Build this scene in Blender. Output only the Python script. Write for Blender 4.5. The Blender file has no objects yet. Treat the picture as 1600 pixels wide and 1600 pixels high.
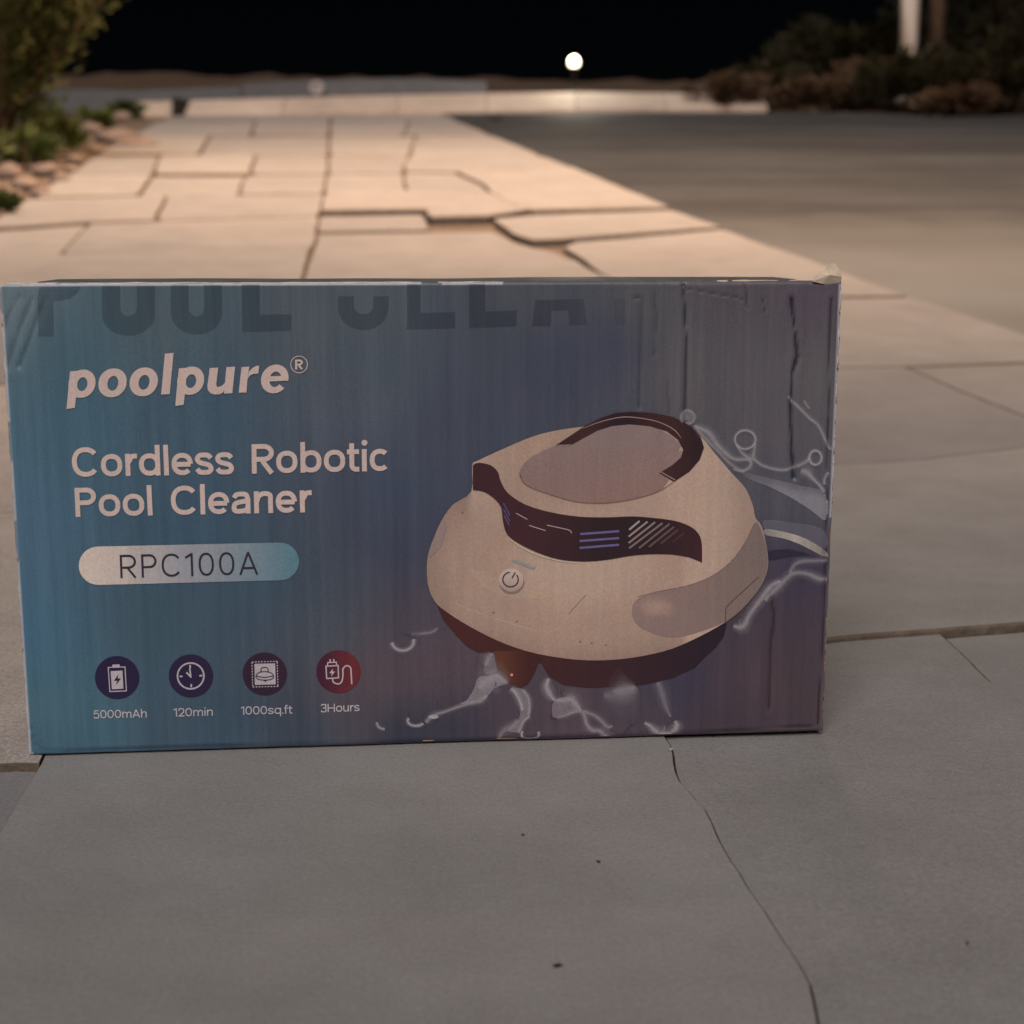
import bpy, bmesh, math, random
from mathutils import Vector, Matrix, noise
from math import radians, sin, cos, tan, atan, pi

random.seed(7)
SC = bpy.context.scene
COL = SC.collection

# ------------------------------------------------------------------ camera
F = 2299.0            # focal length in photo pixels (photo is 1600 wide)
PITCH = 0.1861
CAM_Z = 0.2798
cam_d = bpy.data.cameras.new('camera')
cam_d.sensor_width = 36.0
cam_d.lens = F / 1600.0 * 36.0
cam_d.clip_start = 0.02
cam_d.clip_end = 500.0
cam_d.dof.use_dof = True
cam_d.dof.focus_distance = 0.82
cam_d.dof.aperture_fstop = 9.5
cam = bpy.data.objects.new('camera', cam_d)
cam.location = (0, 0, CAM_Z)
cam.rotation_euler = (pi / 2 - PITCH, 0, 0)
COL.objects.link(cam)
SC.camera = cam

# ------------------------------------------------------------------ night sky and soft front light
SUN_EL, SUN_AZ = 45.0, 188.0      # light comes from behind the photographer
world = bpy.data.worlds.new('World')
SC.world = world
world.use_nodes = True
wn = world.node_tree
bg = wn.nodes['Background']
sky = wn.nodes.new('ShaderNodeTexSky')
sky.sky_type = 'NISHITA'
sky.sun_disc = False
sky.sun_elevation = radians(SUN_EL)
sky.sun_rotation = radians(SUN_AZ)
wn.links.new(sky.outputs[0], bg.inputs[0])
bg.inputs[1].default_value = 0.0001
sun_d = bpy.data.lights.new('sun', 'SUN')
sun_d.energy = 1.1
sun_d.angle = radians(38)
sun_d.color = (1.0, 0.83, 0.75)
sun = bpy.data.objects.new('sun', sun_d)
a = radians(SUN_AZ)
sv = Vector((sin(a) * cos(radians(SUN_EL)), cos(a) * cos(radians(SUN_EL)), sin(radians(SUN_EL))))
sun.rotation_euler = sv.to_track_quat('Z', 'Y').to_euler()
sun.location = sv * 5
COL.objects.link(sun)

SC.view_settings.view_transform = 'Standard'
SC.view_settings.look = 'None'
SC.view_settings.exposure = 1.0
SC.view_settings.gamma = 1.0

# ------------------------------------------------------------------ geometry helpers
FWD = Vector((0, cos(PITCH), -sin(PITCH)))
UP = Vector((0, sin(PITCH), cos(PITCH)))
EYE = Vector((0, 0, CAM_Z))

def ray(px, py):
    return FWD + Vector((1, 0, 0)) * ((px - 800) / F) + UP * ((800 - py) / F)

def at(px, py, y):
    """the point at distance y along the street seen at a given place in the photo"""
    d = ray(px, py)
    return EYE + d * (y / d.y)

SLOPE, Y1, Y2 = 0.112, 1.0, 2.2
def g(y):
    """height of the street: level where the box stands, then uphill, flattening behind the kerb"""
    if y <= Y1: return 0.0
    if y <= Y2: return SLOPE * (y - Y1) ** 2 / (2 * (Y2 - Y1))
    z = SLOPE * (Y2 - Y1) / 2
    if y <= 18: return z + SLOPE * (y - Y2)
    z += SLOPE * (18 - Y2)
    if y <= 24: return z + SLOPE * ((y - 18) - (y - 18) ** 2 / 12)
    return z + SLOPE * 3

def gnd(px, py):
    d = ray(px, py)
    lo, hi = 0.2, 60.0
    f = lambda t: (EYE + d * t).z - g((EYE + d * t).y)
    t, step = 0.2, 0.02
    while f(t) > 0 and t < 40: t += step; step *= 1.02
    lo, hi = t - step, t
    for _ in range(40):
        m = (lo + hi) / 2
        if f(m) > 0: lo = m
        else: hi = m
    return EYE + d * hi

def mesh_obj(name, bm, mat, parent=None, smooth=False):
    me = bpy.data.meshes.new(name)
    bm.normal_update()
    bm.to_mesh(me); bm.free()
    for m in (mat if isinstance(mat, (list, tuple)) else [mat]): me.materials.append(m)
    if smooth: me.shade_smooth()
    o = bpy.data.objects.new(name, me)
    COL.objects.link(o)
    o.parent = parent
    return o

def empty(name, loc, rz=0):
    o = bpy.data.objects.new(name, None)
    o.location = loc; o.rotation_euler = (0, 0, rz)
    o.empty_display_size = 0.1
    COL.objects.link(o)
    return o

def tag(o, label=None, cat=None, group=None, kind=None):
    if label: o['label'] = label
    if cat: o['category'] = cat
    if group: o['group'] = group
    if kind: o['kind'] = kind
    return o

def add_box(bm, lo, hi, bevel=0.0, segs=2):
    r = bmesh.ops.create_cube(bm, size=1)
    c = [(lo[i] + hi[i]) / 2 for i in range(3)]; s = [hi[i] - lo[i] for i in range(3)]
    for v in r['verts']: v.co = Vector([v.co[i] * s[i] + c[i] for i in range(3)])
    if bevel:
        es = {e for v in r['verts'] for e in v.link_edges}
        bmesh.ops.bevel(bm, geom=list(es), offset=bevel, segments=segs, affect='EDGES', profile=0.5)

def add_tube(bm, pts, rads, n=8, cap=True):
    """tapered tube through points"""
    rings = []
    for i, p in enumerate(pts):
        p = Vector(p)
        t = (Vector(pts[min(i + 1, len(pts) - 1)]) - Vector(pts[max(i - 1, 0)])).normalized()
        ax = t.cross(Vector((0, 0, 1)))
        if ax.length < 1e-3: ax = Vector((1, 0, 0))
        ax.normalize(); bx = t.cross(ax)
        r = rads[i] if isinstance(rads, (list, tuple)) else rads
        rings.append([bm.verts.new(p + ax * (r * cos(2 * pi * k / n)) + bx * (r * sin(2 * pi * k / n))) for k in range(n)])
    for a_, b_ in zip(rings, rings[1:]):
        for k in range(n): bm.faces.new((a_[k], a_[(k + 1) % n], b_[(k + 1) % n], b_[k]))
    if cap:
        bm.faces.new(rings[0][::-1]); bm.faces.new(rings[-1])

# ------------------------------------------------------------------ materials
def lin(c):
    return tuple((x / 255 / 12.92 if x <= 10.31 else ((x / 255 + 0.055) / 1.055) ** 2.4) for x in c)

class N:
    def __init__(s, name):
        s.m = bpy.data.materials.new(name); s.m.use_nodes = True
        s.t = s.m.node_tree; s.b = s.t.nodes['Principled BSDF']
        s.b.inputs['Specular IOR Level'].default_value = 0.35
        s.out = s.t.nodes['Material Output']
    def n(s, typ, **kw):
        x = s.t.nodes.new(typ)
        for k, v in kw.items():
            if k.startswith('i_'): x.inputs[k[2:].replace('_', ' ')].default_value = v
            else: setattr(x, k, v)
        return x
    def l(s, a_, b_): s.t.links.new(a_, b_)
    def coord(s, out='Object', scale=(1, 1, 1)):
        c = s.n('ShaderNodeTexCoord'); mp = s.n('ShaderNodeMapping')
        mp.inputs['Scale'].default_value = scale
        s.l(c.outputs[out], mp.inputs[0]); return mp.outputs[0]
    def noise(s, vec, scale, detail=4, rough=0.6):
        x = s.n('ShaderNodeTexNoise', i_Scale=scale, i_Detail=detail, i_Roughness=rough)
        s.l(vec, x.inputs['Vector']); return x.outputs['Fac']
    def ramp(s, fac, stops):
        r = s.n('ShaderNodeValToRGB'); e = r.color_ramp.elements
        while len(e) < len(stops): e.new(0.5)
        for q, (p, c) in zip(e, stops): q.position = p; q.color = (*c, 1) if len(c) == 3 else c
        s.l(fac, r.inputs[0]); return r.outputs[0]
    def mix(s, a_, b_, fac, blend='MIX'):
        x = s.n('ShaderNodeMix', data_type='RGBA', blend_type=blend)
        for val, idx in ((fac, 0), (a_, 6), (b_, 7)):
            if hasattr(val, 'default_value') or hasattr(val, 'is_output'): s.l(val, x.inputs[idx])
            elif isinstance(val, (int, float)): x.inputs[idx].default_value = val
            else: x.inputs[idx].default_value = (*val, 1)
        return x.outputs[2]
    def math(s, op, a_, b_=0.0):
        x = s.n('ShaderNodeMath', operation=op)
        for val, idx in ((a_, 0), (b_, 1)):
            if hasattr(val, 'is_output'): s.l(val, x.inputs[idx])
            else: x.inputs[idx].default_value = val
        return x.outputs[0]
    def bump(s, h, dist, strength=1.0, prev=None):
        x = s.n('ShaderNodeBump', i_Strength=strength, i_Distance=dist)
        s.l(h, x.inputs['Height'])
        if prev: s.l(prev, x.inputs['Normal'])
        return x.outputs[0]
    def base(s, c):
        if hasattr(c, 'is_output'): s.l(c, s.b.inputs['Base Color'])
        else: s.b.inputs['Base Color'].default_value = (*c, 1)
    def normal(s, nrm): s.l(nrm, s.b.inputs['Normal'])
    def rough(s, r):
        if hasattr(r, 'is_output'): s.l(r, s.b.inputs['Roughness'])
        else: s.b.inputs['Roughness'].default_value = r

def plain(name, col, rough=0.6, var=0.25, scale=30, bump=0.0, metal=0.0):
    m = N(name); v = m.coord()
    f = m.noise(v, scale, 5)
    m.base(m.ramp(f, [(0.25, tuple(c * (1 - var) for c in col)), (0.75, tuple(min(1, c * (1 + var)) for c in col))]))
    m.rough(rough); m.b.inputs['Metallic'].default_value = metal
    if bump: m.normal(m.bump(f, bump))
    return m.m

def stone_material(name, light, dark, grain=0.12, rnd=0.12, spots=True):
    m = N(name); v = m.coord()
    big = m.noise(v, 1.3, 4, 0.55); mid = m.noise(v, 9, 6, 0.65); fine = m.noise(v, 420, 3, 0.7); gr = m.noise(v, 1500, 2, 0.6)
    c = m.ramp(big, [(0.30, dark), (0.72, light)])
    c = m.mix(c, m.ramp(mid, [(0.35, (0.80, 0.79, 0.78)), (0.62, (1.05, 1.05, 1.05))]), 0.55, 'MULTIPLY')
    c = m.mix(c, m.ramp(fine, [(0.3, (1 - 2.2 * grain,) * 3), (0.7, (1 + grain,) * 3)]), 0.6, 'MULTIPLY')
    c = m.mix(c, m.ramp(gr, [(0.32, (1 - 2.5 * grain,) * 3), (0.66, (1 + grain * .8,) * 3)]), 0.7, 'MULTIPLY')
    if spots:
        st = m.noise(v, 3.1, 7, 0.72)
        c = m.mix(c, m.ramp(st, [(0.62, (1, 1, 1)), (0.74, (0.78, 0.74, 0.69))]), 0.6, 'MULTIPLY')
    oi = m.n('ShaderNodeObjectInfo')
    c = m.mix(c, m.ramp(oi.outputs['Random'], [(0, (1 - rnd, 1 - rnd, 1 - rnd * .8)), (1, (1 + rnd * .6, 1 + rnd * .5, 1 + rnd * .4))]), 1.0, 'MULTIPLY')
    m.base(c)
    m.rough(0.78)
    b1 = m.bump(fine, 0.0006, 0.5); b2 = m.bump(mid, 0.004, 0.5, b1)
    m.normal(b2)
    return m.m

M = {}
M['slab'] = stone_material('flagstone', (0.36, 0.385, 0.40), (0.30, 0.327, 0.343))
M['slab_rough'] = stone_material('rough_concrete', (0.66, 0.66, 0.64), (0.50, 0.50, 0.485), grain=0.28)
M['joint'] = plain('joint_soil', (0.15, 0.128, 0.105), 0.95, 0.4, 60, 0.004)
M['soil'] = plain('soil', (0.085, 0.06, 0.042), 0.95, 0.45, 14, 0.02)
def road_material():
    m_ = stone_material('worn_asphalt', (0.060, 0.078, 0.094), (0.038, 0.049, 0.06), grain=0.2)
    t = m_.node_tree; b = t.nodes['Principled BSDF']; src = b.inputs['Base Color'].links[0].from_socket
    m = N.__new__(N); m.m, m.t, m.b = m_, t, b
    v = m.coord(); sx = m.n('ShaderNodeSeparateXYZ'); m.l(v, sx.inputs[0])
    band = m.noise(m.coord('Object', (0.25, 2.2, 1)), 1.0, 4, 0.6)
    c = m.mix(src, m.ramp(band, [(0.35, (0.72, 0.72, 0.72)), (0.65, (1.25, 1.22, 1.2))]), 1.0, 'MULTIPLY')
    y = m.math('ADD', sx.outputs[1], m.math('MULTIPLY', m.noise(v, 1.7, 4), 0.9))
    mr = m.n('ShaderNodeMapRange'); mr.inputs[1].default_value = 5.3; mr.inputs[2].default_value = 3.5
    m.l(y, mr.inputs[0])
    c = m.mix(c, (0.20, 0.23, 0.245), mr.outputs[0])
    m.base(c)
    return m_
M['kerb'] = stone_material('pale_kerb_concrete', (0.58, 0.55, 0.5), (0.46, 0.43, 0.39))
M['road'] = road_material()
M['bluewall'] = stone_material('blue_grey_concrete', (0.16, 0.185, 0.21), (0.13, 0.15, 0.17))
M['dark'] = plain('dark_void', (0.012, 0.011, 0.01), 0.8)
M['chalk'] = plain('pale_grey_paint', (0.42, 0.43, 0.45), 0.6, 0.3, 60)
M['rock'] = stone_material('pinkish_rock', (0.33, 0.29, 0.26), (0.22, 0.185, 0.16), grain=0.2, rnd=0.25)
M['bark'] = plain('bark', (0.085, 0.06, 0.04), 0.9, 0.4, 40, 0.01)

# ------------------------------------------------------------------ ground
def ground_sheet(name, xs, ys, dz, mat):
    bm = bmesh.new()
    vs = [[bm.verts.new((x, y, g(y) + dz)) for x in xs] for y in ys]
    for j in range(len(ys) - 1):
        for i in range(len(xs) - 1):
            bm.faces.new((vs[j][i], vs[j][i + 1], vs[j + 1][i + 1], vs[j + 1][i]))
    return mesh_obj(name, bm, mat, smooth=True)

ys = [-80, -20, -5, -1, 0.5, 1.0] + [1.0 + 0.1 * i for i in range(1, 13)] + [3, 6, 10, 14, 18] + [18 + i for i in range(1, 7)] + [40, 120]
xs = [-120, -40, -10, -4, -2, 0, 2, 4, 10, 40, 120]
tag(ground_sheet('ground', xs, ys, -0.05, M['soil']), kind='structure')

# ---- paving slabs, each polygon given by its corners as seen in the photo and laid on the street surface
S = []
J1 = [(1010, 1022), (1045, 1165), (1060, 1220), (1100, 1265), (1122, 1310), (1145, 1345), (1172, 1388), (1200, 1422), (1222, 1465), (1250, 1502), (1275, 1540), (1290, 1600), (1302, 1700), (1330, 1950)]
J2 = [(60, 1100), (60, 1180), (53, 1197), (40, 1222), (16, 1258), (0, 1290), (-60, 1400), (-300, 1950)]
J4 = [(1470, 986), (1500, 1020), (1545, 1060), (1600, 1095), (1900, 1262)]
J7 = [(1420, 572), (1500, 610), (1600, 650), (1692, 690)]
S.append(('slab', 0.0, J1 + J2[::-1], 0.27))
S.append(('slab', -0.0012, J1[::-1] + [(1290, 1000)] + J4 + [(1900, 1950)], 0.27))
S.append(('slab', -0.003, [(1900, 955)] + J4[::-1] + [(1600, 975)]))
S.append(('slab', 0.001, [(60, 800), (1297, 728), (1450, 718), (1600, 700), (1900, 668), (1900, 955), (1600, 975), (1470, 986), (1290, 1000), (1010, 1022), (60, 1100)], 1.1))
S.append(('slab', 0.0, [(60, 600), (1310, 573)] + J7 + [(1600, 700), (1450, 718), (1297, 728), (60, 800)]))
S.append(('slab', -0.001, J7 + [(1900, 668), (1900, 560), (1600, 565)]))
S.append(('slab', -0.003, [(-300, 1950), (-60, 1400), (0, 1290), (16, 1258), (40, 1222), (53, 1197), (20, 1196), (-200, 1206), (-700, 1400), (-900, 1950)], 0.25))
S.append(('slab_rough', 0.0005, [(60, 800), (60, 1180), (53, 1197), (20, 1196), (-200, 1206), (-700, 1400), (-900, 1400), (-700, 840)], 0.25))
S.append(('slab_rough', 0.0, [(60, 600), (60, 800), (-600, 840), (-600, 620)]))
S.append(('slab', 0.0, [(-600, 490), (60, 478), (60, 600), (-600, 620)]))
# rows right behind the box
S.append(('slab', 0.0, [(60, 478), (470, 470), (700, 470), (700, 588), (60, 600)]))
S.append(('slab', -0.001, [(700, 470), (1040, 468), (1420, 462), (1480, 480), (1600, 520), (1740, 562), (1600, 565), (1420, 572), (1310, 573), (700, 588)]))
# left field, between the verge and the long joint
VL = {470: 470, 435: 475, 391: 487, 338: 500, 303: 506, 272: 512, 243: 514, 213: 515, 190: 516, 180: 517}
S.append(('slab', 0.001, [(-600, 432), (0, 402), (300, 388), (470, 388), (487, 391), (475, 435), (470, 470), (60, 478), (-600, 490)]))
S.append(('slab', 0.0, [(140, 349), (500, 338), (487, 391), (470, 388), (300, 388), (95, 397)]))
S.append(('slab', -0.001, [(-150, 370), (140, 349), (95, 397), (0, 402), (-350, 418)]))
S.append(('slab', 0.0, [(260, 306), (506, 303), (500, 338), (245, 346)]))
S.append(('slab', 0.001, [(40, 312), (260, 306), (245, 346), (140, 349), (-30, 360)]))
S.append(('slab', 0.0, [(385, 274), (512, 272), (506, 303), (372, 304)]))
S.append(('slab', -0.001, [(238, 274), (385, 274), (372, 304), (260, 306), (215, 307)]))
S.append(('slab', 0.001, [(105, 272), (238, 274), (215, 307), (50, 311)]))
S.append(('slab', 0.0, [(400, 243), (514, 243), (512, 272), (392, 273)]))
S.append(('slab', 0.001, [(250, 243), (400, 243), (392, 273), (240, 273)]))
S.append(('slab', 0.0, [(150, 243), (250, 243), (240, 273), (108, 271)]))
S.append(('slab', 0.0, [(330, 213), (515, 213), (514, 243), (310, 243)]))
S.append(('slab', 0.001, [(205, 213), (330, 213), (310, 243), (152, 242)]))
S.append(('slab', 0.0, [(245, 190), (400, 190), (392, 212), (208, 212)]))
S.append(('slab', 0.001, [(400, 190), (516, 190), (515, 213), (392, 212)]))
S.append(('slab', 0.0, [(270, 181), (517, 180), (516, 190), (248, 190)]))
# middle field up to the road edge
CURVE = [(715, 272), (750, 290), (770, 306), (790, 320), (810, 329), (830, 334)]
EDGE = [(700, 180), (730, 197), (765, 211), (810, 229), (860, 250), (890, 263), (950, 288), (1050, 329), (1130, 358), (1190, 380), (1300, 418), (1420, 462)]
S.append(('slab', 0.0, [(500, 338), (662, 335), (672, 350), (676, 359), (494, 362)]))
S.append(('slab', -0.002, [(494, 362), (676, 359), (772, 358), (790, 368), (812, 378), (846, 386), (870, 390), (885, 398), (895, 404), (486, 404)]))
S.append(('slab', 0.0, [(486, 404), (895, 404), (945, 431), (1040, 468), (700, 470), (470, 470), (475, 435)]))
S.append(('slab', 0.002, [(770, 345), (830, 339), (1050, 331), (1130, 358), (1020, 366), (930, 373), (880, 377), (830, 379), (800, 368)]))
S.append(('slab', 0.0, [(882, 386), (900, 378), (1020, 367), (1130, 358), (1190, 380), (1300, 418), (1420, 462), (1040, 468), (945, 431)]))
S.append(('slab', 0.004, [(508, 303), (690, 302), (770, 306), (790, 320), (810, 329), (830, 334), (765, 344), (672, 346), (662, 334), (500, 336)]))
S.append(('slab', 0.0, [(512, 272), (628, 271), (636, 302), (506, 303)]))
S.append(('slab', 0.001, [(628, 271), (715, 272), (750, 290), (770, 306), (690, 302), (636, 302)]))
S.append(('slab', 0.003, [(715, 272), (800, 270), (890, 263), (950, 288), (1050, 329), (830, 334), (810, 329), (790, 320), (770, 306), (750, 290)]))
S.append(('slab', 0.0, [(514, 243), (640, 243), (628, 271), (512, 272)]))
S.append(('slab', 0.002, [(640, 243), (780, 246), (850, 247), (890, 263), (800, 270), (715, 272), (628, 271)]))
S.append(('slab', 0.0, [(515, 213), (650, 213), (640, 243), (514, 243)]))
S.append(('slab', 0.001, [(650, 213), (765, 211), (810, 229), (850, 247), (780, 246), (640, 243)]))
S.append(('slab', 0.0, [(516, 190), (640, 190), (630, 212), (515, 213)]))
S.append(('slab', 0.001, [(640, 190), (720, 192), (765, 211), (650, 213), (630, 212)]))
S.append(('slab', 0.0, [(517, 180), (700, 180), (720, 192), (640, 190), (516, 190)]))

# slabs carrying the pavement on beyond the frame
S += [('slab', 0.0, [(1900, 955), (2700, 890), (2700, 1640), (1900, 1262)]), ('slab', -0.001, [(1900, 1262), (2700, 1640), (2700, 1950), (1900, 1950)]),
      ('slab', 0.0, [(1900, 668), (2700, 590), (2700, 890), (1900, 955)]), ('slab', 0.0, [(1900, 560), (2700, 535), (2700, 590), (1900, 668)]),
      ('slab', 0.0, [(-600, 490), (-600, 620), (-1300, 650), (-1300, 505)]), ('slab', 0.0, [(-600, 620), (-600, 840), (-1300, 900), (-1300, 650)]),
      ('slab', 0.001, [(-700, 840), (-900, 1400), (-1500, 1500), (-1300, 900)]), ('slab', 0.0, [(-900, 1950), (-300, 1950), (400, 1950), (400, 2900), (-900, 2900)]),
      ('slab', -0.001, [(400, 1950), (1330, 1950), (2700, 1950), (2700, 2900), (400, 2900)])]

def loop_offset(pts, d, ky=0.0, kx=1.0):
    n = len(pts); out = []
    for i in range(n):
        p0, p1, p2 = pts[i - 1], pts[i], pts[(i + 1) % n]
        e1 = (p1 - p0).normalized(); e2 = (p2 - p1).normalized()
        n1 = Vector((-e1.y, e1.x)); n2 = Vector((-e2.y, e2.x))
        m = n1 + n2
        if m.length < 1e-4: m = n1.copy()
        m.normalize()
        k = max(0.45, m.dot(n1))
        out.append(p1 + m * (d / k) * (kx + ky * m.y * m.y))
    return out

def area2(p): return sum(p[i - 1].x * p[i].y - p[i].x * p[i - 1].y for i in range(len(p)))

def warp(p):
    q = Vector((p.x, p.y, 0.0)); d = min(1.0, p.length / 3)
    w = noise.noise_vector(q * 3.1) * (0.005 + 0.005 * d) + noise.noise_vector(q * 21) * (0.0022) + noise.noise_vector(q * 75) * 0.0009
    return Vector((p.x + w.x, p.y + w.y))

pavement = ground_sheet('pavement', [-3.2, -2, -1, 0, 1, 2.2], [-0.6, 0.2, 1.0] + [1.0 + 0.1 * i for i in range(1, 13)] + [3, 6, 10, 13.4], -0.014, M['joint'])
tag(pavement, kind='structure')

def slab(matname, dz, px, gapf=1.0):
    pts = [gnd(*p) for p in px]
    pts = [Vector((p.x, p.y)) for p in pts]
    if area2(pts) < 0: pts.reverse()
    dense = []
    for i, p in enumerate(pts):
        q = pts[(i + 1) % len(pts)]
        L = (q - p).length; dist = ((p + q) / 2).length
        step = max(0.012, min(0.2, 0.012 * dist ** 1.3))
        k = max(1, min(60, int(L / step)))
        dense += [p.lerp(q, j / k) for j in range(k)]
    dense = [warp(p) for p in dense]
    dm = sum(p.length for p in dense) / len(dense)
    gap = (0.0011 + 0.0008 * dm) * gapf; bev = (0.0012 + 0.0007 * dm) * min(1, gapf)
    ky = min(2.4, 0.45 * max(0, dm - 1.0)); kx = 1.0 - 0.5 * min(1, dm / 4)
    o = loop_offset(dense, gap, ky, kx); i2 = loop_offset(dense, gap + bev, ky, kx)
    tx, ty = random.uniform(-1, 1) * 0.0012, random.uniform(-1, 1) * 0.0012
    c = sum(dense, Vector((0, 0))) / len(dense)
    if len(px) > 12: tx = ty = 0
    zz = lambda p: dz * (1 + 0.5 * dm) + tx * (p.x - c.x) + ty * (p.y - c.y)
    bm = bmesh.new()
    ri = [bm.verts.new((p.x, p.y, zz(p))) for p in i2]
    ro = [bm.verts.new((p.x, p.y, zz(p) - bev * 0.8)) for p in o]
    rb = [bm.verts.new((p.x, p.y, zz(p) - 0.05)) for p in o]
    n = len(o)
    bm.faces.new(ri)
    for A, B in ((ri, ro), (ro, rb)):
        for k in range(n):
            bm.faces.new((A[k], B[k], B[(k + 1) % n], A[(k + 1) % n])).material_index = 1
    y0 = min(p.y for p in o); y1 = max(p.y for p in o)
    cuts = [1.0 + 0.08 * k for k in range(16)]
    for yc in cuts:
        if y0 < yc < y1:
            bmesh.ops.bisect_plane(bm, geom=bm.verts[:] + bm.edges[:] + bm.faces[:], plane_co=(0, yc, 0), plane_no=(0, 1, 0))
    bmesh.ops.triangulate(bm, faces=[f for f in bm.faces if len(f.verts) > 4])
    for v in bm.verts: v.co.z += g(v.co.y)
    return mesh_obj('paving_slab', bm, [M[matname], M['joint']], pavement)

for s_ in S: slab(*s_)

# ---- road to the right of the pavement edge
bm = bmesh.new()
edge = [warp(Vector(gnd(*p).xy)) for p in [(690, 174)] + EDGE + [(1740, 562), (1905, 556)]]
rows = []
for p in edge:
    rows.append([bm.verts.new((p.x - 0.02, p.y, g(p.y) - 0.008))] + [bm.verts.new((p.x + w, p.y, g(p.y) - 0.008)) for w in (0.3, 1, 3, 8, 20)])
for a_, b_ in zip(rows, rows[1:]):
    for k in range(5): bm.faces.new((a_[k], b_[k], b_[k + 1], a_[k + 1]))
for it in range(12):
    bmesh.ops.bisect_plane(bm, geom=bm.verts[:] + bm.edges[:] + bm.faces[:], plane_co=(0, 1.0 + 0.12 * it, 0), plane_no=(0, 1, 0))
for v in bm.verts: v.co.z = g(v.co.y) - 0.008
bmesh.ops.recalc_face_normals(bm, faces=bm.faces[:])
if sum(f.normal.z for f in bm.faces) < 0: bmesh.ops.reverse_faces(bm, faces=bm.faces[:])
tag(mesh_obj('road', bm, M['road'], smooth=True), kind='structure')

# ---- splayed kerb across the end of the pavement
kerb = empty('kerb', gnd(700, 178)); tag(kerb, kind='structure')
kb = [gnd(x, y) for x, y in ((205, 183), (268, 181), (288, 180.5), (440, 179), (620, 177), (760, 175.5), (900, 174), (1040, 172.5), (1200, 171), (1420, 171))]
kt = [158, 156.5, 156, 152, 147.5, 145, 143.5, 144.5, 150, 164]
for i in range(len(kb) - 1):
    p, q = kb[i], kb[i + 1]
    if i == 1 or i == len(kb) - 2: continue
    bm = bmesh.new()
    def prof(pt, top_py, sx):
        x = pt.x + sx
        # the top edge lies 0.26 m behind the foot; its height follows from where it is seen
        pxx = 800 + (x / pt.y) * F * cos(PITCH) * 1.0
        tz = at(800, top_py, pt.y + 0.26).z
        return [Vector((x, pt.y, pt.z - 0.05)), Vector((x, pt.y, pt.z + 0.012)), Vector((x, pt.y + 0.03, pt.z + 0.04)), Vector((x, pt.y + 0.26, tz - 0.012)),
                Vector((x, pt.y + 0.30, tz)), Vector((x, pt.y + 0.48, tz)), Vector((x, pt.y + 0.48, pt.z - 0.05))]
    A = [bm.verts.new(v) for v in prof(p, kt[i], 0.004)]; B = [bm.verts.new(v) for v in prof(q, kt[i + 1], -0.004)]
    for k in range(len(A)):
        bm.faces.new((A[k], B[k], B[(k + 1) % 7], A[(k + 1) % 7]))
    bm.faces.new(A[::-1]); bm.faces.new(B)
    bmesh.ops.recalc_face_normals(bm, faces=bm.faces[:])
    o = mesh_obj('kerb_stone', bm, M['kerb'], kerb)
    o.matrix_parent_inverse = Matrix.Translation(-kerb.location)

# dark outlet in the gap of the kerb
p = kb[1]; q = kb[2]
e = empty('drain_outlet', ((p.x + q.x) / 2, p.y + 0.15, g(p.y)))
bm = bmesh.new(); w = (q.x - p.x) / 2 - 0.006
add_box(bm, (-w, -0.15, 0.0), (w, 0.15, 0.15), 0.006); mesh_obj('casing', bm, M['dark'], e)
bm = bmesh.new()
for k in range(3): add_box(bm, (-w * 0.8, -0.156, 0.03 + k * 0.04), (w * 0.8, -0.148, 0.045 + k * 0.04))
mesh_obj('grate', bm, M['dark'], e)
tag(e, 'small dark square drain outlet set in the left end of the pale kerb', 'drain')

# ---- blue-grey low wall behind the kerb, with a step in its top
def wall_piece(name, pts, depth, label):
    c = at(pts[0][0], pts[0][1], depth)
    e = empty(name, (c.x, depth, g(depth)))
    bm = bmesh.new(); prev = None
    for px, py in pts:
        t = at(px, py, depth); zb = g(depth) - 0.1
        ring = [bm.verts.new(Vector((t.x, depth + dy, z)) - e.location) for dy, z in ((0, zb), (0, t.z - 0.008), (0.01, t.z), (0.16, t.z), (0.16, zb))]
        if prev:
            for k in range(5): bm.faces.new((prev[k], ring[k], ring[(k + 1) % 5], prev[(k + 1) % 5]))
        else: bm.faces.new(ring[::-1])
        prev = ring
    bm.faces.new(prev)
    bmesh.ops.recalc_face_normals(bm, faces=bm.faces[:])
    mesh_obj('wall_block', bm, M['bluewall'], e)
    bm = bmesh.new()
    t0 = at(*pts[0], depth); t1 = at(*pts[-1], depth)
    add_box(bm, (t0.x - c.x + 0.02, 0.16, -0.1), (t1.x - c.x - 0.02, 0.24, (t0.z + t1.z) / 2 - g(depth) - 0.04), 0.01)
    mesh_obj('rear_footing', bm, M['bluewall'], e)
    return tag(e, label, 'wall')
wall_piece('low_wall', [(60, 139), (140, 140), (210, 142.5), (270, 140), (320, 137), (376, 134.5)], 15.6, 'lower stretch of blue-grey low wall ending beside the green plants')
wall_piece('low_wall', [(378, 131), (430, 128), (490, 126), (560, 124), (630, 123), (700, 125), (760, 128)], 15.55, 'taller stretch of blue-grey low wall carrying the round marker')

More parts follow.
